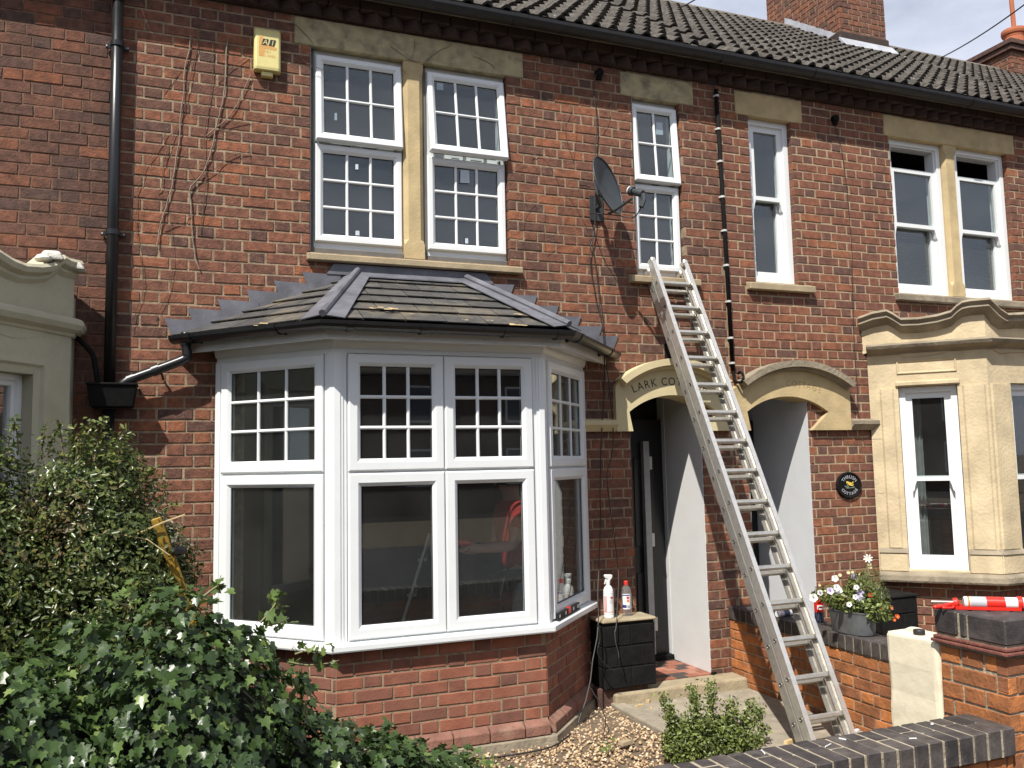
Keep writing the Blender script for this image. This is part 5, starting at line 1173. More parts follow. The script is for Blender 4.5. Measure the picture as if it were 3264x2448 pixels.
label_patch(p, .038, -150, 150, .045, .048, 'red_paint', sp, 'stripe', 20); label_patch(p, .038, -58, -50, .048, .16, 'red_paint', sp, 'stripe'); label_patch(p, .038, -75, -66, .048, .16, 'red_paint', sp, 'stripe')
label_patch(p, .038, -2, 26, .142, .156, 'red_paint', sp, 'logo'); label_patch(p, .038, -12, 34, .148, .150, 'red_paint', sp, 'logo')
for z in (.132, .122, .114, .106): label_patch(p, .038, -16, 40, z, z+.0016, 'grey_print', sp, 'print_line')
p = bottle_frame(*PY(1998, 1953, 5.80)[:2]); cb_ = thing('clear_bottle', 'clear plastic bottle with red cap and blue label on the black stub', 'bottle', tuple(p))
MB().lathe([(0, 0), (.034, 0), (.037, .006), (.037, .165), (.034, .19), (.022, .212), (.014, .222), (.013, .235), (0, .235)], p, 24).build('body', 'glass_bottle', cb_, smooth=True)
MB().lathe([(0, .004), (.034, .006), (.0345, .045), (0, .045)], p, 20).build('liquid', 'lens_clear', cb_, smooth=True)
MB().lathe([(0, .225), (.0155, .225), (.016, .25), (.014, .254), (0, .254)], p, 20).build('cap', 'red_cap', cb_)
label_patch(p, .037, -80, 14, .05, .162, 'white_plastic', cb_, 'label', 12); label_patch(p, .037, -80, 8, .148, .156, 'blue_print', cb_, 'label_band', 12, .0012); label_patch(p, .037, -80, -28, .06, .082, 'blue_print', cb_, 'label_band', 6, .0012)
label_patch(p, .037, -26, 2, .126, .142, 'red_paint', cb_, 'hazard_mark', 5, .0014); label_patch(p, .037, -24, 4, .104, .120, 'orange_print', cb_, 'hazard_mark', 5, .0014); label_patch(p, .037, -22, 8, .058, .078, 'grey_print', cb_, 'bar_code', 5, .0014); label_patch(p, .037, 18, 85, .05, .162, 'tube_grey', cb_, 'label', 10)
# spirit level on the white sill
lv = thing('spirit_level', 'short red and black spirit level resting on the white bay sill', 'spirit level', (2.55, 5.45, .646))
fs = Fr(tuple(np.array(BAY[2])+frs[2].n[:2]*.031+frs[2].u[:2]*.10), tuple(np.array(BAY[3])+frs[2].n[:2]*.031))
q = MB(); prof = [(-.006, .6475), (.014, .6475), (.014, .655), (.008, .658), (.008, .684), (.014, .687), (.014, .694), (-.006, .694)]; L = [[fs.p(u, z, d) for d, z in prof] for u in (.0, .46)]; q.rings(L).build('body', 'letter_black', lv)
for u in (.03, .16, .33, .43): MB().fbox(fs, u-.012, u+.012, .660, .683, .0081, .0098).build('hand_slot', 'white_plastic', lv)
MB().fbox(fs, .20, .26, .656, .698, -.0065, .0145).build('vial_block', 'red_paint', lv, bevel=.003); MB().fbox(fs, -.006, .0, .646, .696, -.008, .016).build('end_cap', 'plastic_black', lv, bevel=.003)

# ================================================================== THINGS ON THE PARTY WALL
TUX = 4.245; tc_ = PX(2718, 1975, TUX); TUY = float(tc_[1]); TZ = .504
tub = thing('flower_tub', 'oval galvanised tub of white and lilac petunias on the party wall coping', 'planter', (TUX, TUY, TZ))
b = MB(); pr = [(.0, 0), (.88, 0), (.90, .004), (1.0, .140), (1.03, .142), (1.03, .150), (.985, .150), (.97, .12), (0, .12)]
b.lathe([(r_*.185, h) for r_, h in pr], (TUX, TUY, TZ), 32, ref=(0, 1, 0), sx=1, sy=.60).build('tub', 'galvanised', tub, smooth=False)
b = MB().lathe([(.155, .115), (0, .12)], (TUX, TUY, TZ), 20, ref=(0, 1, 0), sx=1, sy=.6); b.build('soil', 'soil', tub)
for s_ in (-1, 1): MB().tube(smooth_path([(TUX-.03, TUY+s_*.18, TZ+.13), (TUX-.025, TUY+s_*.205, TZ+.10), (TUX+.025, TUY+s_*.205, TZ+.10), (TUX+.03, TUY+s_*.18, TZ+.13)], 4), .004, 6).build('handle', 'galvanised', tub)
def leafcloud(name, blobs, n, size, material, parent, seed, tfun=None, spread=.7, shape=None):
    rg = np.random.default_rng(seed); pos = []; nr = []
    per = [max(1, int(n*f)) for f in np.array([b_[1][0]*b_[1][1]+b_[1][1]*b_[1][2]+b_[1][0]*b_[1][2] for b_ in blobs])/sum([b_[1][0]*b_[1][1]+b_[1][1]*b_[1][2]+b_[1][0]*b_[1][2] for b_ in blobs])]
    for (c, r_), k_ in zip(blobs, per):
        d = rg.normal(0, 1, (k_, 3)); d /= np.linalg.norm(d, axis=1)[:, None]; rad = rg.uniform(.35, 1.05, (k_, 1))**.5
        pos.append(np.array(c)+d*np.array(r_)*rad); nr.append(d)
    pos = np.concatenate(pos); nr = np.concatenate(nr); nn = len(pos); nr[:, 2] += .6
    M = rotmats(nn, normals=nr, spread=spread, rng=rg)*(size*rg.uniform(.6, 1.3, (nn, 1, 1)))
    v, f = shape or (LEAF_V, LEAF_F); return scatter(name, v, f, M, pos, rg.random(nn) if tfun is None else tfun(pos, rg), material, parent)
LEAF_V = [(0, -.5, 0), (.24, -.05, .07), (0, .5, -.04), (-.24, -.05, .07), (.16, .3, .04), (-.16, .3, .04)]; LEAF_F = [(0, 1, 4, 2), (0, 2, 5, 3)]
leafcloud('foliage', [((TUX, TUY, TZ+.20), (.13, .2, .09)), ((TUX-.02, TUY+.18, TZ+.22), (.1, .14, .07)), ((TUX+.03, TUY-.06, TZ+.28), (.1, .12, .12)), ((TUX+.02, TUY-.2, TZ+.17), (.08, .1, .08))], 1500, .034, 'box_leaf', tub, 5)
leafcloud('feathery_foliage', [((TUX+.05, TUY-.13, TZ+.33), (.09, .11, .13)), ((TUX+.05, TUY-.2, TZ+.22), (.07, .08, .12))], 1500, .03, 'box_leaf', tub, 6, shape=([(0, -.5, 0), (.04, 0, .0), (0, .5, 0), (-.04, 0, 0)], [(0, 1, 2, 3)]))
FRONTF = lambda p: (CAMP-np.array(p))/np.linalg.norm(CAMP-np.array(p))
def flower(par, c, r_, pm, cm, nrm_, petals=5, gap=.0, cr=.22):
    z = np.array(nrm_, float); z /= np.linalg.norm(z); a = np.cross(z, (.3, .1, 1)); a /= np.linalg.norm(a); b_ = np.cross(z, a); m = MB(); c = np.array(c)
    n_ = petals*6; rim = []
    for i in range(n_):
        t = 2*math.pi*i/n_; w_ = 1-(.16+gap)*abs(math.cos(petals*t/2))**3; rim.append(c+(a*math.cos(t)+b_*math.sin(t))*r_*w_ + z*r_*(.12+.08*math.cos(petals*t)))
    mid = [c+(a*math.cos(2*math.pi*i/n_)+b_*math.sin(2*math.pi*i/n_))*r_*.35 for i in range(n_)]
    m.rings([[c-z*r_*.5+(q-c)*.2 for q in mid], mid, rim], cap0=True, cap1=False); o = m.build('flower', pm, par, smooth=True)
    q = MB(); q.add([c+z*.001]+[c+z*.0022+(a*math.cos(2*math.pi*i/12)+b_*math.sin(2*math.pi*i/12))*r_*cr*(1.25 if i % 2 else .8) for i in range(12)], [(0, 1+i, 1+(i+1) % 12) for i in range(12)]); q.build('flower_centre', cm, o)
fz = lambda x, y: (2500+x/5.53, 1750+y/5.53)
rr = random.Random(3)
for x, y, s_, pm, cm in ((515, 860, 78, 'petal_white', 'iron_green'), (630, 770, 52, 'petal_white', 'petal_centre'), (810, 740, 68, 'petal_lilac', 'petal_centre'), (925, 680, 62, 'petal_white', 'steel_dark'), (965, 735, 62, 'petal_white', 'steel_dark'), (1270, 675, 48, 'petal_white', 'petal_centre'), (1340, 770, 62, 'petal_lilac', 'petal_centre'), (1340, 880, 72, 'petal_lilac', 'petal_centre'), (1255, 845, 50, 'petal_white', 'steel_dark'), (1145, 980, 48, 'petal_white', 'petal_centre'), (1480, 960, 56, 'petal_white', 'petal_centre'), (1440, 1035, 62, 'petal_lilac', 'petal_centre'), (1462, 1078, 55, 'petal_white', 'steel_dark'), (1235, 485, 58, 'petal_lilac', 'petal_centre'), (895, 520, 62, 'petal_white', 'petal_cream')):
    X, Y = fz(x, y); yy = TUY-.12+(.10 if x < 700 else 0)+rr.uniform(-.02, .02) + (.10 if y < 600 else 0); c = PY(X, Y, yy); dist = np.linalg.norm(c-CAMP); r_ = s_/5.53/FPX*dist*.92
    flower(tub, c, r_, pm, cm, FRONTF(c)+np.array([rr.uniform(-.3, .3), rr.uniform(-.3, .3), .25]))
for x, y, s_ in ((1475, 165, 82), (1500, 262, 42), (1330, 440, 26), (1130, 415, 36), (1200, 408, 30), (980, 460, 36), (1515, 322, 34), (620, 640, 24), (720, 735, 22)):
    X, Y = fz(x, y); c = PY(X, Y, TUY-.05); r_ = s_/5.53/FPX*np.linalg.norm(c-CAMP)*.9; flower(tub, c, r_, 'petal_white' if s_ > 60 else 'petal_cream', 'flower_centre', FRONTF(c)+np.array([rr.uniform(-.4, .4), 0, .4]), 8, .35, .2)
    MB().tube([c-np.array([0, -.01, .01]), c*.4+np.array([TUX+.04, TUY-.1, TZ+.2])*.6], .0022, 5).build('flower_stem', 'ivy_stem', tub)
for x, y, s_ in ((1520, 815, 40), (1690, 1045, 46), (1880, 1035, 34), (1990, 1190, 38), (1940, 1250, 26)):
    X, Y = fz(x, y); c = PY(X, Y, TUY-.16); flower(tub, c, s_/5.53/FPX*np.linalg.norm(c-CAMP), 'petal_orange', 'flower_centre', FRONTF(c)+np.array([rr.uniform(-.4, .4), 0, .2]))
for L_ in ([(1400, 1000), (1560, 1130), (1700, 1200), (1850, 1210), (1960, 1200)], [(1430, 980), (1600, 1040), (1750, 1060), (1870, 1040)], [(1500, 900), (1560, 850), (1530, 820)]):
    P_ = smooth_path([PY(*fz(x, y), TUY-.15) for x, y in L_], 4); MB().tube(P_, .003, 5).build('trailing_stem', 'ivy_stem', tub)
    leafcloud('trailing_leaves', [(tuple(q), (.02, .02, .02)) for q in P_], 60, .026, 'box_leaf', tub, 11)
# sealant tube and spray tin
a_ = PZ(2476, 1958, .528); ax = PZ(2556, 1947, .528)-a_; ax[2] = 0; ax /= np.linalg.norm(ax)
tb_ = thing('sealant_tube', 'white sealant cartridge lying on the party wall behind the ladder', 'sealant tube', tuple(a_))
MB().lathe([(0, .0), (.019, .0), (.0225, .002), (.0235, .012), (.0235, .03), (.0235, .19), (.020, .195), (.008, .20), (.007, .235), (.004, .25), (0, .25)], a_, 24, axis=ax).build('cartridge', 'white_plastic', tb_)
MB().lathe([(.0239, .028), (.0239, .034)], a_, 24, axis=ax).build('band', 'red_paint', tb_); MB().lathe([(.0238, .045), (.0238, .15)], a_, 24, axis=ax).build('printed_label', 'tube_grey', tb_); MB().lathe([(.0242, .06), (.0242, .11)], a_, 24, axis=ax).build('printed_band', 'tin_blue', tb_)
p = np.array([4.30, PX(2612, 1975, 4.30)[1], .504]); tn = thing('spray_tin', 'red and blue spray tin standing beside the flower tub', 'spray tin', tuple(p))
MB().lathe([(0, 0), (.031, 0), (.032, .004), (.032, .07), (0, .07)], p, 20).build('lower_body', 'tin_blue', tn); MB().lathe([(.0, .07), (.032, .07), (.032, .15), (.028, .158), (0, .158)], p, 20).build('upper_body', 'red_paint', tn); MB().lathe([(0, .158), (.022, .158), (.022, .178), (0, .18)], p, 16).build('cap', 'red_cap', tn)
label_patch(p, .032, -60, 30, .09, .12, 'white_plastic', tn, 'label'); label_patch(p, .032, -40, 10, .10, .11, 'red_paint', tn, 'label_band', 5, .0012)

# ================================================================== CREAM CONTAINER
jc = thing('jerrycan', 'scuffed cream plastic container with black screw cap behind the gate pier', 'jerrycan', (3.21, 3.07, .388))
x0, x1, y0, y1, z0, z1 = 3.128, 3.30, 2.925, 3.225, .389, .853
rgj = random.Random(9); L = []
def jl(z, ins, dz0=0, dz1=0):
    out = []; r_ = .026; 
    for cx_, cy_, a0 in ((x1-r_, y1-r_, 0), (x0+r_, y1-r_, 90), (x0+r_, y0+r_, 180), (x1-r_, y0+r_, 270)):
        for k_ in range(4):
            a = R(a0+30*k_); xx = cx_+(r_-0)*math.cos(a); yy = cy_+r_*math.sin(a); xm, ym = (x0+x1)/2, (y0+y1)/2
            f = 1-ins; xx = xm+(xx-xm)*f; yy = ym+(yy-ym)*f; out.append((xx+rgj.uniform(-.0022, .0022), yy+rgj.uniform(-.003, .003), z + (yy-y0)/(y1-y0)*dz1))
    return out
for z, ins in ((z0, .05), (z0+.012, .0), (z0+.06, -.01), (z0+.12, .005), (z0+.2, .02), (z0+.27, .01), (z0+.33, .0), (z1-.018, .0), (z1-.004, .03), (z1, .12)): L.append(jl(z, ins))
MB().rings(L).build('body', 'can_cream', jc, smooth=False, bevel=.0)
MB().lathe([(0, 0), (.024, 0), (.026, .003), (.026, .022), (.023, .026), (0, .026)], (3.19, PX(2930, 2015, 3.19)[1], z1-.003), 20).build('screw_cap', 'plastic_black_matt', jc)
MB().tube(smooth_path([(3.22, 3.06, z1-.01), (3.22, 3.08, z1+.008), (3.22, 3.15, z1+.008), (3.22, 3.19, z1-.012)], 4), .013, 8).build('grip', 'can_cream', jc, smooth=True)
# caulking gun on the pier
cg = thing('caulking_gun', 'red caulking gun holding a white and red cartridge on the gate pier', 'caulking gun', (3.3, 2.75, 1.0))
A_ = np.array([3.215, 2.845, 1.029]); B_ = np.array([3.455, 2.655, 1.029]); ax = (B_-A_)/np.linalg.norm(B_-A_); sd = np.array([-ax[1], ax[0], 0]) 
MB().lathe([(0, -.002), (.023, -.002), (.0255, .004), (.0255, .235), (0, .235)], A_, 28, axis=ax).build('cartridge', 'white_plastic', cg)
MB().lathe([(.0259, .012), (.0259, .02)], A_, 28, axis=ax).build('band', 'orange_print', cg); MB().lathe([(.0258, .022), (.0258, .11)], A_, 28, axis=ax).build('printed_label', 'tube_grey', cg); MB().lathe([(.0262, .085), (.0262, .158)], A_, 28, axis=ax).build('printed_band', 'red_paint', cg)
MB().lathe([(.0262, .205), (.030, .205), (.030, .225), (.026, .226)], A_, 28, axis=ax).build('front_ring', 'red_paint', cg)
for s_ in (-1, 1): MB().hexa([tuple(A_+ax*t_-sd*s_*(.0275+w_*.004)+np.array([0, 0, h-.020])) for h in (-.007, .007) for t_, w_ in ((-.04, 0), (.215, 0), (.215, 1), (-.04, 1))]).build('cradle_bar', 'red_paint', cg)
MB().lathe([(0, -.045), (.020, -.045), (.024, -.03), (.012, -.02), (0, -.02)], A_-np.array([0, 0, .004]), 16, axis=ax).build('rear_plate', 'red_paint', cg)
hx = np.array([-.86, .10, 0]); e0 = A_-ax*.045-np.array([0, 0, .012])
MB().tube(smooth_path([e0, e0+hx*.03, e0+hx*.07+np.array([0, 0, -.004]), e0+hx*.12+np.array([0, -.004, -.004])], 4), [.009]*9+[.010]*3+[.008], 8).build('handle', 'red_paint', cg, smooth=True)
MB().tube(smooth_path([e0+ax*.005, e0+hx*.02+np.array([.0, -.02, -.006]), e0+hx*.05+np.array([.01, -.028, -.008]), e0+hx*.085+np.array([.0, -.02, -.006])], 4), .006, 8).build('trigger', 'red_paint', cg, smooth=True)
MB().tube([A_-ax*.02, A_-ax*.13], .0042, 8).build('push_rod', 'alum', cg)

# small litter
def bit(name, p, size, m, label, cat, group, rot):
    q = MB(); M_ = np.array(Matrix.Rotation(rot, 3, 'Z')); s_ = np.array(size)/2
    q.hexa([tuple(M_@(np.array(o)*s_)+np.array(p)+np.array([0, 0, s_[2]+.0006])) for o in ((-1, -1, -1), (1, -.8, -1), (.9, 1, -1), (-1, .9, -1), (-.9, -.9, 1), (1, -.7, 1), (.8, .9, 1), (-.9, .8, 1))]); return tag(q.build(name, m, None), label, cat, group)
for x, y, s_, r_ in ((2432, 2398, (.045, .004, .004), 1.2), (2685, 2357, (.03, .004, .004), 2.0), (2910, 2355, (.03, .004, .003), -.3), (2640, 2377, (.05, .003, .003), .4), (2972, 2310, (.012, .008, .006), .2), (2732, 2330, (.02, .012, .006), .3)):
    bit('plastic_sliver', PZ(x, y, .590), s_, 'white_plastic', 'thin white plastic sliver lying on the dark front wall coping', 'litter', 'plastic slivers on the coping', r_)
for x, y, s_, r_ in ((2038, 2252, (.08, .02, .012), .2), (2066, 2240, (.035, .03, .02), .7), (2075, 2258, (.05, .012, .01), 1.1)):
    bit('wood_offcut', PZ(x, y, G), s_, 'debris_wood', 'pale offcut lying on the concrete path below the stone step', 'offcut', 'offcuts on the path', r_)
bit('plastic_clip', PZ(2275, 2149, .005), (.05, .03, .014), 'iron_black', 'small dark clip on the step at the white porch wall', 'litter', None, .4)
bit('stone_chip', PZ(1995, 2372, G+.01), (.09, .05, .02), 'stone_sill', 'flat brown stone lying on the gravel beside the kerb', 'stone', None, .2)
bit('wood_offcut', PZ(2520, 2368, G), (.10, .03, .02), 'debris_wood', 'buff wooden offcut at the foot of the ladder', 'offcut', None, .2)

# ================================================================== INSIDE THE BAY ROOM
def skin(name, joints, edges, parent, material, loc):
    m = bpy.data.meshes.new(name); J = list(joints); idx = {j: i for i, j in enumerate(J)}
    m.from_pydata([tuple(np.array(joints[j][0])) for j in J], [(idx[a], idx[b_]) for a, b_ in edges], []); m.materials.append(MATS[material])
    o = bpy.data.objects.new(name, m); COL.objects.link(o); md = o.modifiers.new('skin', 'SKIN'); md.use_smooth_shade = True
    for i, j in enumerate(J): r_ = joints[j][1]; m.skin_vertices[0].data[i].radius = r_ if isinstance(r_, tuple) else (r_, r_)
    m.skin_vertices[0].data[0].use_root = True
    sb_ = o.modifiers.new('sub', 'SUBSURF'); sb_.levels = 2; sb_.render_levels = 2
    o.parent = parent; WL[o.name] = np.array(loc)
    if parent is not None: o.location = (0, 0, 0)
    return o
pp = PY(1655, 1670, 5.64); PB = (float(pp[0]), 5.64, .022)
# local axes: the person faces -X (towards the bay's left side) and leans slightly forward
J = {'pelvis': ((0, 0, .90), (.15, .12)), 'waist': ((-.01, 0, 1.04), (.13, .105)), 'chest': ((-.03, 0, 1.22), (.155, .115)), 'neck0': ((-.05, 0, 1.38), .065), 'neck': ((-.06, 0, 1.44), .052), 'head': ((-.085, 0, 1.53), (.082, .092)), 'crown': ((-.08, 0, 1.62), (.07, .075)),
     'shL': ((-.05, -.17, 1.34), .058), 'elL': ((-.13, -.21, 1.10), .044), 'wrL': ((-.34, -.16, 1.09), .03), 'haL': ((-.41, -.15, 1.10), (.034, .02)),
     'shR': ((-.05, .17, 1.34), .058), 'elR': ((-.10, .22, 1.08), .044), 'wrR': ((-.30, .13, 1.05), .03), 'haR': ((-.37, .12, 1.06), (.034, .02)),
     'hiL': ((0, -.09, .85), .088), 'knL': ((-.02, -.10, .48), .062), 'anL': ((0, -.10, .09), .042), 'toL': ((-.15, -.10, .03), .035), 'hiR': ((0, .09, .85), .088), 'knR': ((-.02, .10, .48), .062), 'anR': ((0, .10, .09), .042), 'toR': ((-.15, .10, .03), .035)}
Eg = [('pelvis', 'waist'), ('waist', 'chest'), ('chest', 'neck0'), ('neck0', 'neck'), ('neck', 'head'), ('head', 'crown'), ('chest', 'shL'), ('shL', 'elL'), ('elL', 'wrL'), ('wrL', 'haL'), ('chest', 'shR'), ('shR', 'elR'), ('elR', 'wrR'), ('wrR', 'haR'), ('pelvis', 'hiL'), ('hiL', 'knL'), ('knL', 'anL'), ('anL', 'toL'), ('pelvis', 'hiR'), ('hiR', 'knR'), ('knR', 'anR'), ('anR', 'toR')]
for s_, hn, wr in ((-1, 'haL', 'wrL'), (1, 'haR', 'wrR')):
    b0 = np.array(J[hn][0])
    for k_, (dy, ln) in enumerate(((-.028, .060), (-.010, .072), (.009, .068), (.027, .052))):
        f1, f2 = f'{hn}{k_}a', f'{hn}{k_}b'; J[f1] = (tuple(b0+np.array([-.035, dy*.9, .0])), .0095); J[f2] = (tuple(b0+np.array([-.035-ln*.7, dy, -.018])), .0085); Eg += [(hn, f1), (f1, f2)]
    J[hn+'t1'] = (tuple(b0+np.array([.0, 0, .03])), .011); J[hn+'t2'] = (tuple(b0+np.array([-.035, .005, .042])), .009); Eg += [(hn, hn+'t1'), (hn+'t1', hn+'t2')]
pe = thing('person', 'person in a red top working inside the room behind the bay glass', 'person', PB)
body = skin('body', J, Eg, pe, 'skin', PB)
cl = {k_: (v, r_*1.25 if not isinstance(r_, tuple) else tuple(c_*1.25 for c_ in r_)) for k_, (v, r_) in J.items()}
cl['mL'] = ((-.10, -.197, 1.19), .058); cl['mR'] = ((-.08, .20, 1.18), .058)
skin('red_top', {k_: cl[k_] for k_ in ('pelvis', 'waist', 'chest', 'neck0', 'shL', 'mL', 'shR', 'mR')}, [('pelvis', 'waist'), ('waist', 'chest'), ('chest', 'neck0'), ('chest', 'shL'), ('shL', 'mL'), ('chest', 'shR'), ('shR', 'mR')], pe, 'red_cloth', PB)
skin('trousers', {k_: cl[k_] for k_ in ('pelvis', 'hiL', 'knL', 'anL', 'hiR', 'knR', 'anR')}, [('pelvis', 'hiL'), ('hiL', 'knL'), ('knL', 'anL'), ('pelvis', 'hiR'), ('hiR', 'knR'), ('knR', 'anR')], pe, 'dark_cloth', PB)
b = MB(); b.lathe([(0, .105), (.05, .095), (.085, .05), (.096, .0), (.09, -.05), (.07, -.06)], (PB[0]-.07, PB[1], PB[2]+1.56), 20); b.build('hair', 'hair', pe, smooth=True)
b = MB(); b.lathe([(0, .0), (.008, .004), (.012, .02), (.008, .03), (0, .04)], (PB[0]-.175, PB[1], PB[2]+1.50), 8); b.build('nose', 'skin', pe, smooth=True)
tl = thing('hand_tool', 'small red and grey tool held by the person in the red top', 'tool', (PB[0]-.42, PB[1]-.15, PB[2]+1.08))
MB().lathe([(0, -.02), (.018, -.02), (.018, .10), (.008, .11), (0, .11)], (PB[0]-.44, PB[1]-.15, PB[2]+1.13), 12, axis=(-1, 0, .15)).build('tool_body', 'red_paint', tl); MB().lathe([(0, .11), (.008, .11), (.006, .17), (0, .17)], (PB[0]-.44, PB[1]-.15, PB[2]+1.13), 10, axis=(-1, 0, .15)).build('tool_tip', 'alum', tl)
sl_ = thing('step_ladder', 'small aluminium step ladder standing inside the bay room', 'step ladder', (1.75, 6.45, .02))
t1 = PY(1366, 1712, 6.35); bt = PY(1284, 1985, 6.35); dirv = (bt-t1); bt = t1+dirv*((t1[2]-.03)/-dirv[2])
wv = np.array([.10, .32, 0])
for o_ in (np.zeros(3), wv): MB().tube([t1+o_, bt+o_], .016, 6).build('front_rail', 'alum', sl_)
bk = np.array([2*t1[0]-bt[0]-.15, bt[1], bt[2]])
for o_ in (np.zeros(3), wv): MB().tube([t1+o_, bk+o_], .012, 6).build('rear_rail', 'alum', sl_)
for f in (.15, .38, .6, .82):
    c = t1*(1-f)+bt*f; MB().hexa([tuple(c+np.array([-.03, 0, 0])+o_*a+np.array([w_, 0, h])) for h in (-.012, .012) for a, w_, o_ in ((0, 0, wv), (0, .07, wv), (1, .07, wv), (1, 0, wv))]).build('tread', 'alum', sl_)

# ================================================================== PLANTS
IV = [(0, -.30, 0), (0, .12, -.02), (0, .62, -.10), (.22, -.44, .05), (.48, -.22, .10), (.33, -.03, .06), (.46, .22, .05), (.19, .22, .02), (-.22, -.44, .05), (-.48, -.22, .10), (-.33, -.03, .06), (-.46, .22, .05), (-.19, .22, .02)]
IFc = [(0, 3, 4, 5, 1), (1, 5, 6, 7, 2), (1, 10, 9, 8, 0), (2, 12, 11, 10, 1)]
ivyB = [((-.55, 3.45, .22), (.72, .62, .86)), ((.02, 3.5, .28), (.50, .58, .90)), ((-1.25, 3.3, .2), (.6, .6, .85)), ((.46, 3.6, .15), (.42, .5, .56)), ((.80, 3.75, .05), (.40, .5, .42)), ((1.02, 4.0, .0), (.38, .42, .38)), ((1.22, 4.25, -.04), (.36, .38, .27)), ((1.55, 4.15, -.1), (.38, .36, .16)), ((.88, 4.45, -.05), (.4, .42, .35)), ((.35, 4.3, .15), (.33, .45, .48)), ((1.45, 3.6, -.1), (.45, .42, .16))]
ivy = thing('ivy_hedge', 'glossy dark green ivy mound spilling over the front garden before the bay', 'ivy', (-.2, 3.6, G))
def surf(blobs, n, rg, lo=.82, hi=1.04):
    pos, nr = [], []
    wts = np.array([b_[1][0]*b_[1][2]+b_[1][1]*b_[1][2]+b_[1][0]*b_[1][1] for b_ in blobs]); wts /= wts.sum()
    while sum(map(len, pos)) < n:
        for (c, r_), f in zip(blobs, wts):
            k_ = int(n*f*.6)+1; d = rg.normal(0, 1, (k_, 3)); d /= np.linalg.norm(d, axis=1)[:, None]; P_ = np.array(c)+d*np.array(r_)*rg.uniform(lo, hi, (k_, 1))
            ok = P_[:, 2] > G
            for c2, r2 in blobs:
                if c2 is not c: ok &= (((P_-np.array(c2))/np.array(r2))**2).sum(1) > .62
            g = d/np.array(r_); g /= np.linalg.norm(g, axis=1)[:, None]; pos.append(P_[ok]); nr.append(g[ok])
    return np.concatenate(pos)[:], np.concatenate(nr)[:]
rgI = np.random.default_rng(12)
P_, Nn = surf(ivyB, 23000, rgI, .74, 1.06)
lump = .04*np.sin(P_[:, 0]*9+1)*np.cos(P_[:, 1]*8)+.045*np.sin(P_[:, 0]*15+P_[:, 2]*13+P_[:, 1]*5)+.03*np.sin(P_[:, 2]*23-P_[:, 0]*11); P_ = P_+Nn*lump[:, None]
nn = len(P_); Nn2 = Nn*np.array([1, 1, 1]) + np.array([0, -.10, .45]); Mx = rotmats(nn, normals=Nn2, spread=.55, rng=rgI)
# leaf tips hang down the slope
for i in range(nn):
    z = Mx[i][:, 2]; t_ = np.array([rgI.normal(0, .35), rgI.normal(0, .35), -1.0])+np.array([Nn[i][0], Nn[i][1], 0])*.8; y = t_-z*(t_@z); y /= np.linalg.norm(y); Mx[i] = np.stack([np.cross(y, z), y, z], axis=1)
sz = .047*rgI.uniform(.55, 1.35, nn); tint = np.clip(rgI.beta(2, 4, nn)+.12*np.sin(P_[:, 0]*4+P_[:, 2]*5), 0, 1); young = rgI.random(nn) < .045; tint[young] = rgI.uniform(.8, 1, young.sum()); sz[young] *= .8
dist = np.linalg.norm(P_-CAMP, axis=1); pxs = np.array([px(p_) for p_ in P_]); front = ((CAMP-P_)*Nn).sum(1) > .1
score = np.where((pxs[:, 0] > 0) & (pxs[:, 0] < 3264) & (pxs[:, 1] < 2448) & front, sz/dist, 0); top300 = set(np.argsort(-score)[:300].tolist())
IL = []
for i in range(10):
    q = MB(); q.add([(x, y, z*(1+.2*math.sin(i))+.03*math.sin(5*y+i)) for x, y, z in IV], IFc, (i+.5)/10*.85); m = q.mesh('leaf'); m.materials.append(MATS['ivy_leaf']); IL.append(m)
for i in top300:
    o = bpy.data.objects.new('leaf', IL[min(9, int(tint[i]*10))]); COL.objects.link(o); o.parent = ivy; mw = Matrix([[*(Mx[i][r_]*sz[i]), (P_[i]-WL[ivy.name])[r_]] for r_ in range(3)]+[[0, 0, 0, 1]]); o.matrix_local = mw
rest = np.array([i for i in range(nn) if i not in top300])
scatter('leaf_mass', IV, IFc, Mx[rest]*sz[rest][:, None, None], P_[rest], tint[rest], 'ivy_leaf', ivy)
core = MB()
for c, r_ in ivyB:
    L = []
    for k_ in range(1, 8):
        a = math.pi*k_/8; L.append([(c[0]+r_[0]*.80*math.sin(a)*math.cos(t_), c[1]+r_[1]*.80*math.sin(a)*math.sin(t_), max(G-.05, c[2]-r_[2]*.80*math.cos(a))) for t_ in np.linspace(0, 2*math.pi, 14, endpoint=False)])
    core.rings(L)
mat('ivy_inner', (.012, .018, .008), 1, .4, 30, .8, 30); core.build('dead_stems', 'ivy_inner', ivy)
def sprig(par, pts, r_, m_s, leafv, leaff, lm, n, size, seed, name='shoot', tlo=.6, thi=1.0, fl=.35):
    P2 = smooth_path(pts, 4); MB().tube(P2, [r_*(1-.6*i/len(P2)) for i in range(len(P2))], 5).build(name, m_s, par); rg = np.random.default_rng(seed)
    t_ = rg.uniform(.1, 1, n)*(len(P2)-1.01); i_ = t_.astype(int); q = np.array([P2[a]*(1-(b_-a))+P2[a+1]*(b_-a) for a, b_ in zip(i_, t_)])+rg.normal(0, size*fl, (n, 3))
    return scatter(name+'_leaves', leafv, leaff, rotmats(n, normals=np.tile([-.1, -.35, .5], (n, 1)), spread=.6, rng=rg)*(size*rg.uniform(.6, 1.2, (n, 1, 1))), q, rg.uniform(tlo, thi, n), lm, par)
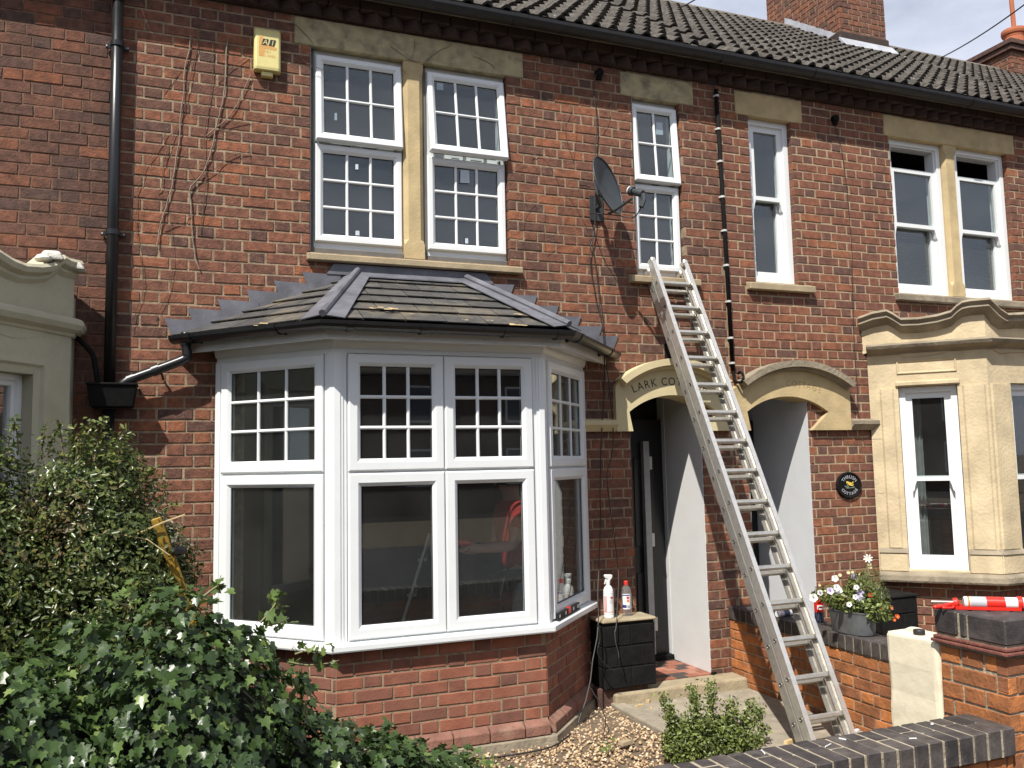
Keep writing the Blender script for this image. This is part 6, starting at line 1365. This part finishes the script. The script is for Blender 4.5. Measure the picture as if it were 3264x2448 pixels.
for k_, pts in enumerate(([(830, 1985), (868, 1940), (890, 1900), (885, 1880)], [(855, 1992), (890, 1985), (920, 1970)], [(420, 1935), (385, 1925), (345, 1915), (330, 1908)], [(425, 1940), (415, 1905), (418, 1875)], [(920, 2110), (975, 2120), (1040, 2115), (1080, 2105)], [(940, 2085), (980, 2075), (1040, 2080)], [(650, 1900), (690, 1870), (715, 1860)])):
    sprig(ivy, [PY(x, y, 3.25 if x < 900 else 3.5) for x, y in pts], .005, 'ivy_stem', IV, IFc, 'ivy_leaf', 9, .045, 50+k_)

SHB = [((-.36, 4.68, .87), (.38, .42, .97)), ((-.10, 4.64, .95), (.17, .28, .48)), ((-.95, 4.62, .9), (.5, .48, .90)), ((-1.5, 4.6, .8), (.5, .5, .9)), ((-.12, 4.66, .5), (.2, .3, .75))]
shrub = thing('evergreen_shrub', 'dense small-leaved evergreen shrub in front of the cream bay', 'shrub', (-.6, 4.65, G))
rgS = np.random.default_rng(22); C_, CN = surf(SHB, 3600, rgS, .74, 1.06)
k_ = 26; pos = np.repeat(C_, k_, 0)+rgS.normal(0, .033, (len(C_)*k_, 3))+np.repeat(CN*(.05*np.sin(C_[:, 0]*14+C_[:, 2]*9)*np.cos(C_[:, 2]*12+C_[:, 1]*7))[:, None], k_, 0); nrp = np.repeat(CN, k_, 0)+np.array([0, -.05, .35]); n_ = len(pos)
tn_ = np.clip(rgS.beta(2, 4.5, n_)+np.repeat(rgS.uniform(-.1, .16, len(C_)), k_), 0, .74); br = np.repeat((np.sin(C_[:, 0]*7+2)*np.cos(C_[:, 2]*6+1) > .45) & (rgS.random(len(C_)) < .65), k_) & (rgS.random(n_) < .6); tn_[br] = rgS.uniform(.72, .82, br.sum())
vg = np.repeat((np.linalg.norm(C_-PY(565, 1680, 4.5), axis=1) < .12), k_); tn_[vg] = rgS.uniform(.85, 1, vg.sum())
scatter('foliage', LEAF_V, LEAF_F, rotmats(n_, normals=nrp, spread=.55, rng=rgS)*(.030*rgS.uniform(.6, 1.25, (n_, 1, 1))), pos, tn_, 'shrub_leaf', shrub)
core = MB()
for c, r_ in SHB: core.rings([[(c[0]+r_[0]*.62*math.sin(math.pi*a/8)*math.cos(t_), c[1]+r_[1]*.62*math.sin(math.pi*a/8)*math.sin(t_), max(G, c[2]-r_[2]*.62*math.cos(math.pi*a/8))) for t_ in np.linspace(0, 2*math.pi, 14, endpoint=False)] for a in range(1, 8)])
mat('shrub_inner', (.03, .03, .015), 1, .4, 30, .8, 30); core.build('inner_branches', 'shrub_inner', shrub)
for i, (x, y, dx, dy) in enumerate(((20, 1420, 25, -70), (60, 1400, -15, -60), (130, 1430, 20, -90), (205, 1430, -20, -80), (250, 1420, 60, -70), (300, 1430, 40, -100), (320, 1400, -35, -60), (370, 1440, 30, -80), (150, 1420, 40, -60), (430, 1530, 70, -40), (480, 1640, 80, -30), (0, 1480, -30, -120), (460, 1750, 60, -15), (240, 1440, 20, -60))):
    sprig(shrub, [PY(x, y+40, 4.5), PY(x+dx*.5, y+dy*.5, 4.48), PY(x+dx, y+dy, 4.46)], .004, 'twig', LEAF_V, LEAF_F, 'shrub_leaf', 26, .032, 90+i, 'sprig', .2, .68)
MB().tube([PY(590, 1640, 4.40), PY(520, 1665, 4.4), PY(420, 1710, 4.42)], .004, 5).build('dry_twig', 'debris_wood', shrub); MB().tube([PY(380, 1703, 4.4), PY(470, 1720, 4.38), PY(540, 1770, 4.38)], .0035, 5).build('dry_twig', 'debris_wood', shrub)
for r_ in range(4): MB().tube([(-.45+.12*r_, 4.66, G), (-.5+.1*r_, 4.68, .3), (-.55+.18*r_, 4.66, .9)], [.022, .018, .009], 6).build('trunk', 'twig', shrub)
# yellow worn post
T_, B2 = PY(497, 1652, 4.42), PY(588, 1905, 4.42); dv = B2-T_; foot = T_+dv*((T_[2]-G)/-dv[2]); foot[1] += .15
post_ = thing('yellow_post', 'leaning strip of worn yellow painted metal between shrub and bay', 'post', tuple(foot))
wv = np.array([.023, 0, .008]); q = MB(); q.hexa([tuple(foot-wv), tuple(foot+wv), tuple(foot+wv+np.array([0, .03, 0])), tuple(foot-wv+np.array([0, .03, 0])), tuple(T_-wv), tuple(T_+wv*.9), tuple(T_+wv*.9+np.array([0, .03, 0])), tuple(T_-wv+np.array([0, .03, 0]))]); q.build('strip', 'yellow_worn', post_, bevel=.004)
c = T_+dv*.42+np.array([.045, .01, 0]); MB().lathe([(0, -.01), (.02, -.01), (.022, .0), (.012, .02), (0, .02)], c, 10, axis=(0, -1, 0), sy=1.8).build('hand_hole', 'plastic_black', post_)
# little box bush beside the path
bx = thing('box_bush', 'small upright box bush growing in the gravel beside the path', 'bush', (2.93, 4.35, G))
rgB = np.random.default_rng(5); base = PZ(2250, 2420, G)
tips = [(2110, 2215), (2135, 2250), (2205, 2185), (2212, 2215), (2265, 2175), (2270, 2200), (2190, 2280), (2330, 2235), (2345, 2270), (2400, 2235), (2425, 2260), (2160, 2300), (2440, 2320), (2150, 2330), (2420, 2345), (2300, 2290), (2250, 2290), (2380, 2290), (2130, 2285), (2360, 2330), (2230, 2330), (2280, 2340), (2320, 2340), (2180, 2340)]
for i, (x, y) in enumerate(tips):
    tp = PY(x, y, base[1]+rgB.uniform(-.12, .12)); mid = base*.5+tp*.5+np.array([(tp[0]-base[0])*.18, 0, -.02])
    sprig(bx, [base+np.array([rgB.uniform(-.03, .03), rgB.uniform(-.03, .03), 0]), mid, tp], .004, 'twig', LEAF_V, LEAF_F, 'box_leaf', 380, .026, 200+i, 'stem', 0, 1, .75)
leafcloud('foliage', [(tuple(base+np.array([dx, 0, .10])), (.12, .12, .13)) for dx in (-.16, -.02, .13)], 7000, .025, 'box_leaf', bx, 77)
# low weeds at the foot of the bay
for i, (x, y) in enumerate(((1480, 2425), (1560, 2440), (1420, 2420), (1925, 2395), (1350, 2410), (1290, 2400))):
    c = PZ(x, y, G); wd = thing('weed_tuft', 'small green weed growing in the gravel at the foot of the bay', 'weed', tuple(c), 'weeds in the gravel'); rr = np.random.default_rng(i); MB().tube([c, c+np.array([.004, 0, .03])], .002, 5).build('stem', 'ivy_stem', wd); n_ = 24
    scatter('leaves', LEAF_V, LEAF_F, rotmats(n_, normals=np.tile([0, -.3, .8], (n_, 1)), spread=.6, rng=rr)*(.035*rr.uniform(.5, 1.2, (n_, 1, 1))), c+rr.normal(0, 1, (n_, 3))*np.array([.04, .04, .012])+np.array([0, 0, .025]), rr.uniform(.3, 1, n_), 'box_leaf', wd)

# ================================================================== THE OTHER SIDE OF THE STREET (behind the viewer; added to cut low sky light, seen only in the glass)
op = thing('terraced_house', 'long added brick terrace out of view across the street, mirrored in the window glass', 'house', (0, -21, -.1))
MB().box(-30, 34, -27, -21, -.15, 5.2).build('wall', 'brick_mid', op)
MB().add([(-30, -20.6, 5.1), (34, -20.6, 5.1), (34, -24, 7.6), (-30, -24, 7.6), (-30, -27.4, 5.1), (34, -27.4, 5.1)], [(0, 1, 2, 3), (3, 2, 5, 4), (0, 3, 4), (1, 5, 2)]).build('roof', 'roof_tile', op)
for i in range(16):
    for z0 in (.9, 3.3):
        w_ = MB().box(-28+i*4, -26.9+i*4, -21.03, -20.97, z0, z0+1.4).build('window', 'upvc', op); MB().box(-27.92+i*4, -26.98+i*4, -20.968, -20.962, z0+.08, z0+1.32).build('pane', 'tin_blue', w_)
